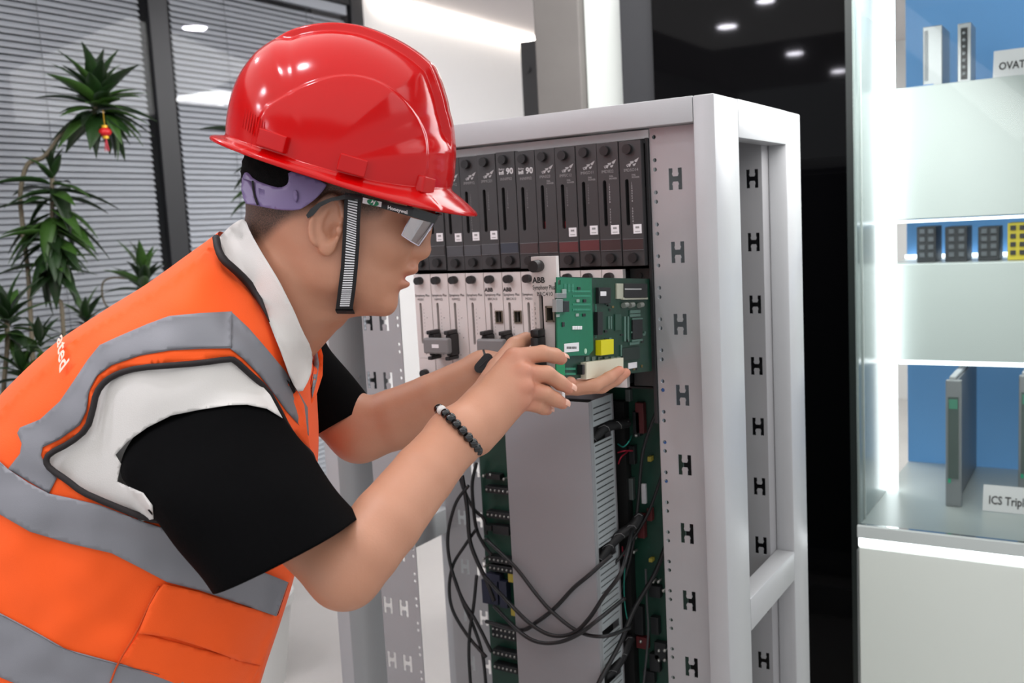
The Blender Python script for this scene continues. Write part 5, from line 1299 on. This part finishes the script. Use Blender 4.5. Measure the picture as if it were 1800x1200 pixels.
for c in sh:
    mb = MB(); mb.ball((0, 0, 0), 1, 18, 12, sc_=(.145, .052, .06)); 
    vs = [];
    for p in mb.v: vs.append(c+RTh*(p[0]+.06)+FWh*p[1]+Vector((0, 0, max(p[2], -.045)+.045)))
    mb.v = [tuple(p) for p in vs]; mb.build('shoe', mat('shoe_black', '#141414', .5), PP, smooth=True)

# ================================================================ HARD HAT
hat = empty('hard_hat', tuple(c2w(HC+(hv*150)*HS)[0]), 'glossy red hard hat with a raised crest, worn by the worker', 'hard hat')
red = mat('helmet_red', '#bb0406', 0.15, spec=.32, coat=.0)
HO = px2h(603, 295)     # helmet origin in head frame px
RHO = math.radians(9)
def HH(u, v, n): v *= .955; v, n = v*math.cos(RHO)+n*math.sin(RHO), n*math.cos(RHO)-v*math.sin(RHO); return HC+(hu*(u+HO[0])+hv*(v+HO[1])+hn*n)*HS
prof = [(192, 8), (187, 50), (172, 104), (152, 150), (130, 193), (108, 222), (82, 234), (26, 248), (-27, 251), (-77, 241), (-127, 217), (-164, 185), (-187, 157), (-205, 113), (-210, 41), (-204, 0)]
O_ = (-8.0, 0.0)
th = np.array([math.atan2(v-O_[1], u-O_[0]) for u, v in prof]); rm = np.array([math.hypot(u-O_[0], v-O_[1]) for u, v in prof])
thd = np.linspace(-0.2, math.pi+.2, 400); rr = np.interp(thd, th, rm)
for _ in range(5): rr[1:-1] = (rr[:-2]+rr[1:-1]*2+rr[2:])/4
HWD = 168.0
def step_(a, b, x): t = min(1, max(0, (x-a)/(b-a))); return t*t*(3-2*t)
arc = smoothpoly([(-120, -40), (-118, 60), (-95, 82), (-55, 125), (0, 158), (60, 160), (115, 128), (150, 70), (160, 0), (160, -40)], 2)
def seg_in(u, v):  # signed-ish distance to the side panel outline
    ins = inpoly(u, v, arc); d = 1e9
    for i in range(len(arc)):
        a = arc[i]; b = arc[(i+1) % len(arc)]; L2 = (b[0]-a[0])**2+(b[1]-a[1])**2+1e-9
        t = min(1, max(0, ((u-a[0])*(b[0]-a[0])+(v-a[1])*(b[1]-a[1]))/L2)); d = min(d, math.hypot(u-a[0]-t*(b[0]-a[0]), v-a[1]-t*(b[1]-a[1])))
    return d if ins else -d
def dome(phi, el):
    du = math.cos(el)*math.cos(phi); dn = math.cos(el)*math.sin(phi); dv = math.sin(el)
    t = math.atan2(dv, du) if (abs(du)+abs(dv)) > 1e-6 else math.pi/2
    c = math.hypot(du, dv); sn = abs(dn)
    base = np.interp(t, thd, rr)
    crest = step_(math.radians(20), math.radians(34), t)*(1-step_(math.radians(121), math.radians(131), t))
    base_s = base-12*crest
    ex = 2.25
    R = ((c/base_s)**ex+(sn/HWD)**ex)**(-1/ex)
    n = dn*R; w_ = 50-14*step_(math.radians(60), math.radians(20), t)
    R += 13*crest*(1-step_(w_-7, w_+1, abs(n)))
    # shallow second shoulder beside the crest
    u, v = du*R, dv*R
    s = seg_in(u+O_[0], v)
    R += 4.2*step_(-3.5, 3.5, s)
    return O_[0]+du*R, dv*R, dn*R
def sidedrop(phi): return -4*math.sin(phi)**2+22*max(0, math.cos(phi))**3
NP, NE = 380, 130; v = []; f = []
for j in range(NE):
    el = (math.pi/2)*(j/(NE-1))**1.0*0.999
    for i in range(NP):
        ph = 2*math.pi*i/NP; u, w_, n = dome(ph, el); k = max(0, 1-el/0.9); v.append(HH(u, w_+sidedrop(ph)*k, n))
for j in range(NE-1):
    for i in range(NP): f.append((j*NP+i, j*NP+(i+1) % NP, (j+1)*NP+(i+1) % NP, (j+1)*NP+i))
top_i = len(v); f.append(tuple((NE-1)*NP+i for i in range(NP)))
# brim: rings outwards from the base of the dome, then under and back
def brim_pt(ph, s):
    u, w_, n = dome(ph, 0.0); fr = max(0, math.cos(ph)); bk = max(0, -math.cos(ph))
    ext = 11+46*fr**1.5+13*bk**1.5; L = math.hypot(u-O_[0], n); k = (L+ext*s)/L
    drop = sidedrop(ph)-(9*s*(1-.6*fr))-(6*s*s*fr)-17*s*fr**2+(2*s*bk)
    return (u-O_[0])*k+O_[0], drop, n*k
rings = []
for s, dz in ((0.0, 0), (.06, -3.2), (.35, -3.2), (.75, -3.4), (.93, -3.8), (1.0, -5.5), (1.0, -9), (.95, -10.5), (.5, -9), (-.15, -9)):
    rings.append([HH(*(lambda q: (q[0], q[1]+dz, q[2]))(brim_pt(2*math.pi*i/NP, s))) for i in range(NP)])
b0 = len(v)
for r in rings: v += r
first = list(range(NP))
for i in range(NP): f.append((i, (i+1) % NP, b0+(i+1) % NP, b0+i))
for j in range(len(rings)-1):
    for i in range(NP): f.append((b0+j*NP+i, b0+j*NP+(i+1) % NP, b0+(j+1)*NP+(i+1) % NP, b0+(j+1)*NP+i))
# inner surface of the shell
b1 = len(v); NE2 = 20
for j in range(NE2):
    el = (math.pi/2)*(j/(NE2-1))*.999
    for i in range(NP):
        ph = 2*math.pi*i/NP; u, w_, n = dome(ph, el); k = max(0, 1-el/0.9); v.append(HH((u-O_[0])*.965+O_[0], w_*.965+sidedrop(ph)*k-(9 if j == 0 else 0), n*.965))
lr = b0+(len(rings)-1)*NP
for i in range(NP): f.append((lr+i, lr+(i+1) % NP, b1+(i+1) % NP, b1+i))
for j in range(NE2-1):
    for i in range(NP): f.append((b1+j*NP+i, b1+j*NP+(i+1) % NP, b1+(j+1)*NP+(i+1) % NP, b1+(j+1)*NP+i))
f.append(tuple(b1+(NE2-1)*NP+i for i in range(NP)))
hat_shell = obj_cam('shell', v, f, red, hat, fix=False)
bm = bmesh.new(); bm.from_mesh(hat_shell.data); bmesh.ops.recalc_face_normals(bm, faces=bm.faces); bm.to_mesh(hat_shell.data); bm.free()
hat_tree = bvh_of(v, [q for q in f if len(q) < 10])
# raised lugs on the sides
def lugbox(px, py, L, Hh):
    best = None
    for k in range(720):
        ph = -math.pi*k/720; u, w_, n = dome(ph, 0.06); p = HH(u, w_, n); x = 900+FPX*p[0]/p[2]
        if best is None or abs(x-px) < best[0]: best = (abs(x-px), ph)
    ph = best[1]; c0 = np.array(HH(*dome(ph, .085))); c1 = np.array(HH(*dome(ph+.02, .085))); c2 = np.array(HH(*dome(ph, .135)))
    t = (c1-c0)/np.linalg.norm(c1-c0); up_ = (c2-c0); up_ -= t*(up_@t); up_ /= np.linalg.norm(up_); nn = np.cross(t, up_); nn = nn if nn[2] < 0 else -nn
    mb = MB().box((-L/2, -Hh/2, -.006), (L/2, Hh/2, .0065), bev=.0015); V = [c0+t*p[0]+up_*(p[1])+nn*p[2] for p in mb.v]
    obj_cam('lug', V, mb.f, red, hat, smooth=False)
for px_, L_ in ((480, .034), (618, .030), (745, .026)): lugbox(px_, 0, L_, .0185)
# hatch pattern panel at the back
for k in range(9):
    x = 432+k*4.2; y0 = 190+k*3; L3 = line3([(x, y0), (x-6, y0+34)], [hat_tree], .0003); MB().tube([tuple(p) for p in c2w(L3)], .0004, n=5).build('grip_rib', red, hat)
# purple ratchet band
pur = mat('band_purple', '#74648f', .38)
shellv = [];
def bandpt(a, v_, off=0): # ellipse around the head
    return HP(-18+(181+off)*math.cos(a), v_, (122+off)*math.sin(a))
bvv = []; bff = []; NB = 120
for j in range(26):
    for i in range(NB): bvv.append(bandpt(2*math.pi*i/NB, -60+j*8))
for j in range(25):
    for i in range(NB): bff.append((j*NB+i, j*NB+(i+1) % NB, (j+1)*NB+(i+1) % NB, (j+1)*NB+i))
band_tree = bvh_of(bvv, bff)
bandpoly = [(436, 302), (447, 316), (477, 327), (492, 330), (503, 326), (508, 318), (506, 300), (530, 306), (575, 322), (572, 330), (558, 347), (537, 363), (522, 370), (490, 369), (463, 364), (432, 358), (426, 345), (424, 322), (428, 304)]
patch('ratchet_band', smoothpoly(bandpoly, 1), [band_tree], .001, pur, hat, step=7, smooth=4, wr=0, thick=.003, fall=HD, clamp=(1.0, 1.155))
patch('ratchet_band', [(425, 312), (440, 318), (446, 330), (450, 352), (456, 362), (432, 358), (424, 335)], [band_tree], .0035, pur, hat, step=6, smooth=4, wr=0, thick=.003, clamp=(1.0, 1.155))
Lx = line3([(444, 318), (446, 340), (453, 360)], [band_tree], .004); MB().tube([tuple(p) for p in c2w(Lx)], .0012, n=6).build('band_slot', deep, hat)
for k in range(5):
    Lx = line3([(455+k*2.2, 331+k*.6), (457+k*2.2, 348+k*.6)], [band_tree], .0022); MB().tube([tuple(p) for p in c2w(Lx)], .0005, n=5).build('band_rib', mat('band_purple_dark', '#6c5c8c', .4), hat)
patch('band_button', smoothpoly([(515, 336), (521, 333), (524, 345), (521, 357), (516, 350)], 1), [band_tree], .0035, pur, hat, step=4, smooth=2, wr=0, thick=.003)
# chin strap: woven ladder webbing with reflective bars
HW_ = [body_bvh]
sl_ = [(606, 338), (604, 380), (602, 420), (599, 470), (594, 510), (590, 543)]; sr_ = [(636, 342), (633, 390), (632, 430), (629, 470), (625, 510), (620, 543)]
strapm = mat('strap_black', '#101013', .7)
def lerp2(L, t):
    s = t*(len(L)-1); i = min(int(s), len(L)-2); q = s-i; return (L[i][0]*(1-q)+L[i+1][0]*q, L[i][1]*(1-q)+L[i+1][1]*q)
zl_ = 1.14-0.112*0+0; 
def strapz(t): return 1.052+.012*math.sin(t*2.2)+.03*t*t
SV = []; n = 40
for i in range(n+1):
    t = i/n; a = lerp2(sl_, t); b = lerp2(sr_, t); z = strapz(t)
    for q, e in ((a, 0), (b, 0)): SV.append(K(q[0], q[1], z))
    for q in (b, a): SV.append(K(q[0], q[1], z+.0016))
SF = [(i*4+k, i*4+(k+1) % 4, (i+1)*4+(k+1) % 4, (i+1)*4+k) for i in range(n) for k in range(4)]+[(0, 1, 2, 3), (n*4+3, n*4+2, n*4+1, n*4)]
obj_cam('chin_strap', SV, SF, strapm, hat, smooth=False)
bars = MB(); NBAR = 46
for i in range(NBAR):
    t = .015+i/NBAR*.965; a = lerp2(sl_, t); b = lerp2(sr_, t); t2 = t+.011; a2 = lerp2(sl_, t2); b2 = lerp2(sr_, t2)
    mixp = lambda p, q, k: (p[0]*(1-k)+q[0]*k, p[1]*(1-k)+q[1]*k)
    q = [mixp(a, b, .22), mixp(a, b, .78), mixp(a2, b2, .78), mixp(a2, b2, .22)]
    z = strapz(t)-.0005; bars.add(c2w([K(*p, z) for p in q]), [(0, 1, 2, 3)])
bars.build('reflective_bars', mat('bar_white', '#d9dadd', .5), hat)
# strap passing under the chin to the far side
Lq = [K(605, 543, strapz(1)), K(607, 547, 1.10), K(609, 550, 1.14), K(611, 548, 1.18), K(620, 540, 1.225), K(630, 420, 1.235), K(640, 340, 1.235)]
C_ = catmull(Lq, 6); v = []
for p in C_:
    for dx, dz in ((-.010, 0), (.010, 0), (.010, .0015), (-.010, .0015)): v.append(p+np.array([dx, 0, 0])+np.array([0, -dz, 0]))
f = [(i*4+k, i*4+(k+1) % 4, (i+1)*4+(k+1) % 4, (i+1)*4+k) for i in range(len(C_)-1) for k in range(4)]
obj_cam('chin_strap', v, f, strapm, hat, smooth=False)

# ================================================================ SAFETY GLASSES
gls = empty('safety_glasses', tuple(c2w(HP(150, 50))[0]), 'clear safety glasses with black temples worn under the hard hat', 'glasses')
gb_ = mat('temple_black', '#0d0d0f', .25)
def quadstrip(name, ups, los, zs, th, m, par):
    v = []
    for (a, b, z) in zip(ups, los, zs): v += [K(*a, z), K(*b, z), K(*b, z+th), K(*a, z+th)]
    n = len(ups); f = [(i*4+k, i*4+(k+1) % 4, (i+1)*4+(k+1) % 4, (i+1)*4+k) for i in range(n-1) for k in range(4)]+[(0, 1, 2, 3), ((n-1)*4+3, (n-1)*4+2, (n-1)*4+1, (n-1)*4)]
    return obj_cam(name, v, f, m, par, smooth=False)
zt0 = 1.052
quadstrip('temple', [(636, 345), (672, 353), (728, 365), (770, 378)], [(636, 352), (671, 366), (723, 381), (764, 393)], [1.050, 1.050, 1.056, 1.070], .003, gb_, gls)
quadstrip('temple_tip', [(538, 378), (545, 368), (560, 356), (580, 348), (606, 342), (640, 344)], [(541, 384), (551, 378), (564, 363), (582, 354), (606, 350), (640, 352)], [1.062, 1.060, 1.056, 1.050, 1.046, 1.049], .003, gb_, gls)
quadstrip('temple_label', [(638, 347), (671, 355)], [(637, 357), (670, 364)], [1.0488, 1.0488], .0008, labelw, gls)
mb = MB(); c = K(655.5, 356, 1.0480); N_ = 20
obj_cam('green_emblem', [c+np.array([.0064*math.cos(2*math.pi*i/N_), .0034*math.sin(2*math.pi*i/N_)-.0015*math.cos(2*math.pi*i/N_), 0]) for i in range(N_)], [tuple(range(N_))], mat('emblem_green', '#157a52', .5), gls, smooth=False, fix=False)
obj_cam('emblem_mark', [K(651, 357, 1.0475), K(655, 351, 1.0475), K(657, 355, 1.0475), K(661, 352, 1.0475), K(658, 359, 1.0475), K(655, 361, 1.0475)], [(0, 1, 2), (2, 3, 4, 5)], labelw, gls, smooth=False, fix=False)
vv, ff_ = textmesh('Honeywell', 1.0, .03); wd = max(p[0] for p in vv); pts = []
for p in vv:
    t = p[0]/wd; base_ = np.array([681.0, 367.0])+np.array([36.5, 9.5])*t; q = base_+np.array([.6, -9.0])*p[1]; pts.append(K(q[0], q[1], 1.0490+.0065*t*t))
obj_cam('lettering', pts, ff_, mat('bright_print', '#eeeeee', .5), gls, smooth=False, fix=False)
lensm = clearglass('lens_clear', (.88, .86, .88), 1.5, .22)
quadstrip('side_lens', [(722, 382), (745, 388), (762, 392)], [(706, 413), (722, 424), (736, 432)], [1.064, 1.068, 1.074], .0018, lensm, gls)
edge = mat('lens_edge', '#c9c4d4', .12, spec=.8)
for pts in ([(722, 382), (713, 398), (706, 413)], [(706, 413), (722, 424), (736, 432)], [(762, 392), (750, 412), (736, 432)]):
    MB().tube([tuple(c2w(K(x, y, 1.064+(x-706)*.00015))[0]) for x, y in pts], .0006, n=6).build('lens_rim', edge, gls, smooth=True)
# front lens wraps to the far side
v = []
for i in range(9):
    t = i/8; z = 1.074+.13*t; bx = 6*math.sin(math.pi*t)
    v += [K(768+bx, 377, z) if z < 1.2 else K(768+bx, 377, z), K(737+bx, 433-4*math.sin(math.pi*t), z)]
for i in range(9): v.append(np.array(v[2*i])-np.array([.0018, 0, 0])); v.append(np.array(v[2*i+1])-np.array([.0018, 0, 0]))
f = [(2*i, 2*i+1, 2*i+3, 2*i+2) for i in range(8)]+[(18+2*i, 18+2*i+2, 18+2*i+3, 18+2*i+1) for i in range(8)]+[(2*i, 2*i+2, 18+2*i+2, 18+2*i) for i in range(8)]+[(2*i+1, 18+2*i+1, 18+2*i+3, 2*i+3) for i in range(8)]+[(0, 18, 19, 1), (16, 17, 35, 34)]
obj_cam('front_lens', v, f, lensm, gls)
MB().tube([tuple(c2w(np.array(v[2*i]))[0]) for i in range(9)], .0022, n=8).build('brow_bar', gb_, gls, smooth=True)

# ================================================================ BRACELET, WRIST BAND
br = empty('bead_bracelet', tuple(P(805, 760, 1.09)), 'black bead bracelet with one white bead on the near wrist', 'bracelet')
A0 = K(812, 752, 1.100); d_ = K(850, 705, 1.125)-K(760, 815, 1.065); d_ /= np.linalg.norm(d_)
# ring plane tilted so that the beads run from upper left to lower right
p0 = K(771, 718, 1.092); p1 = K(840, 793, 1.092); mid = (p0+p1)/2; h = (p1-p0)/2; dz = np.array([0, 0, 1.0])
nb = 21; beadm = mat('bead_black', '#08080a', .08, spec=.7)
bulge = np.array([.55, .45, 0])*.010
for i in range(nb):
    t = 2*math.pi*i/nb
    c = mid+h*math.cos(t)*1.0+dz*(.034*math.sin(t))+bulge*(-math.sin(t)*.9)
    white = i == 14
    MB().ball(tuple(c2w(c)[0]), .0062 if white else .0055, 16, 12).build('bead', mat('bead_white', '#cfcac6', .35) if i == 12 else beadm, br, smooth=True)
wb = empty('wrist_band', tuple(P(852, 640, 1.31)), 'black ribbed wrist band on the far wrist', 'watch')
c = K(850, 640, 1.31); ax1 = K(863, 622, 1.31)-K(838, 650, 1.31); 
wc = K(858, 653, 1.31); dr = K(880, 636, 1.31)-K(812, 668, 1.31); dr /= np.linalg.norm(dr); up_ = np.array([-dr[1], dr[0], 0]); v = []; n = 40
for s in (-1, 1):
    for rr_ in (.0286, .0299):
        for i in range(n):
            a = 2*math.pi*i/n; v.append(wc+dr*.008*s+up_*math.cos(a)*rr_+np.array([0, 0, 1])*math.sin(a)*rr_)
f = []
for i in range(n):
    j = (i+1) % n; f += [(i, j, 2*n+j, 2*n+i), (n+i, 3*n+i, 3*n+j, n+j), (i, n+i, n+j, j), (2*n+i, 2*n+j, 3*n+j, 3*n+i)]
obj_cam('strap', v, f, mat('band_black', '#141416', .5), wb)
q0 = [(843+9.5*math.cos(t), 646+9.5*math.sin(t)) for t in np.linspace(.7, .7+math.pi, 8)]+[(857+9.5*math.cos(t), 630+9.5*math.sin(t)) for t in np.linspace(.7+math.pi, .7+2*math.pi, 8)]
V2, Fc = cdt(q0); v, f = solidify2([K(x, y, 1.272) for x, y in V2], [K(x, y, 1.286) for x, y in V2], Fc); obj_cam('case', v, f, mat('watch_case', '#17171a', .3), wb, smooth=False)
for k in range(3): MB().tube([tuple(c2w(K(841+k*3, 644-k*1+2, 1.2715))[0]), tuple(c2w(K(857+k*3, 628-k*1+3, 1.2715))[0])], .0007, n=6).build('rib', mat('watch_rib', '#34343a', .4), wb)
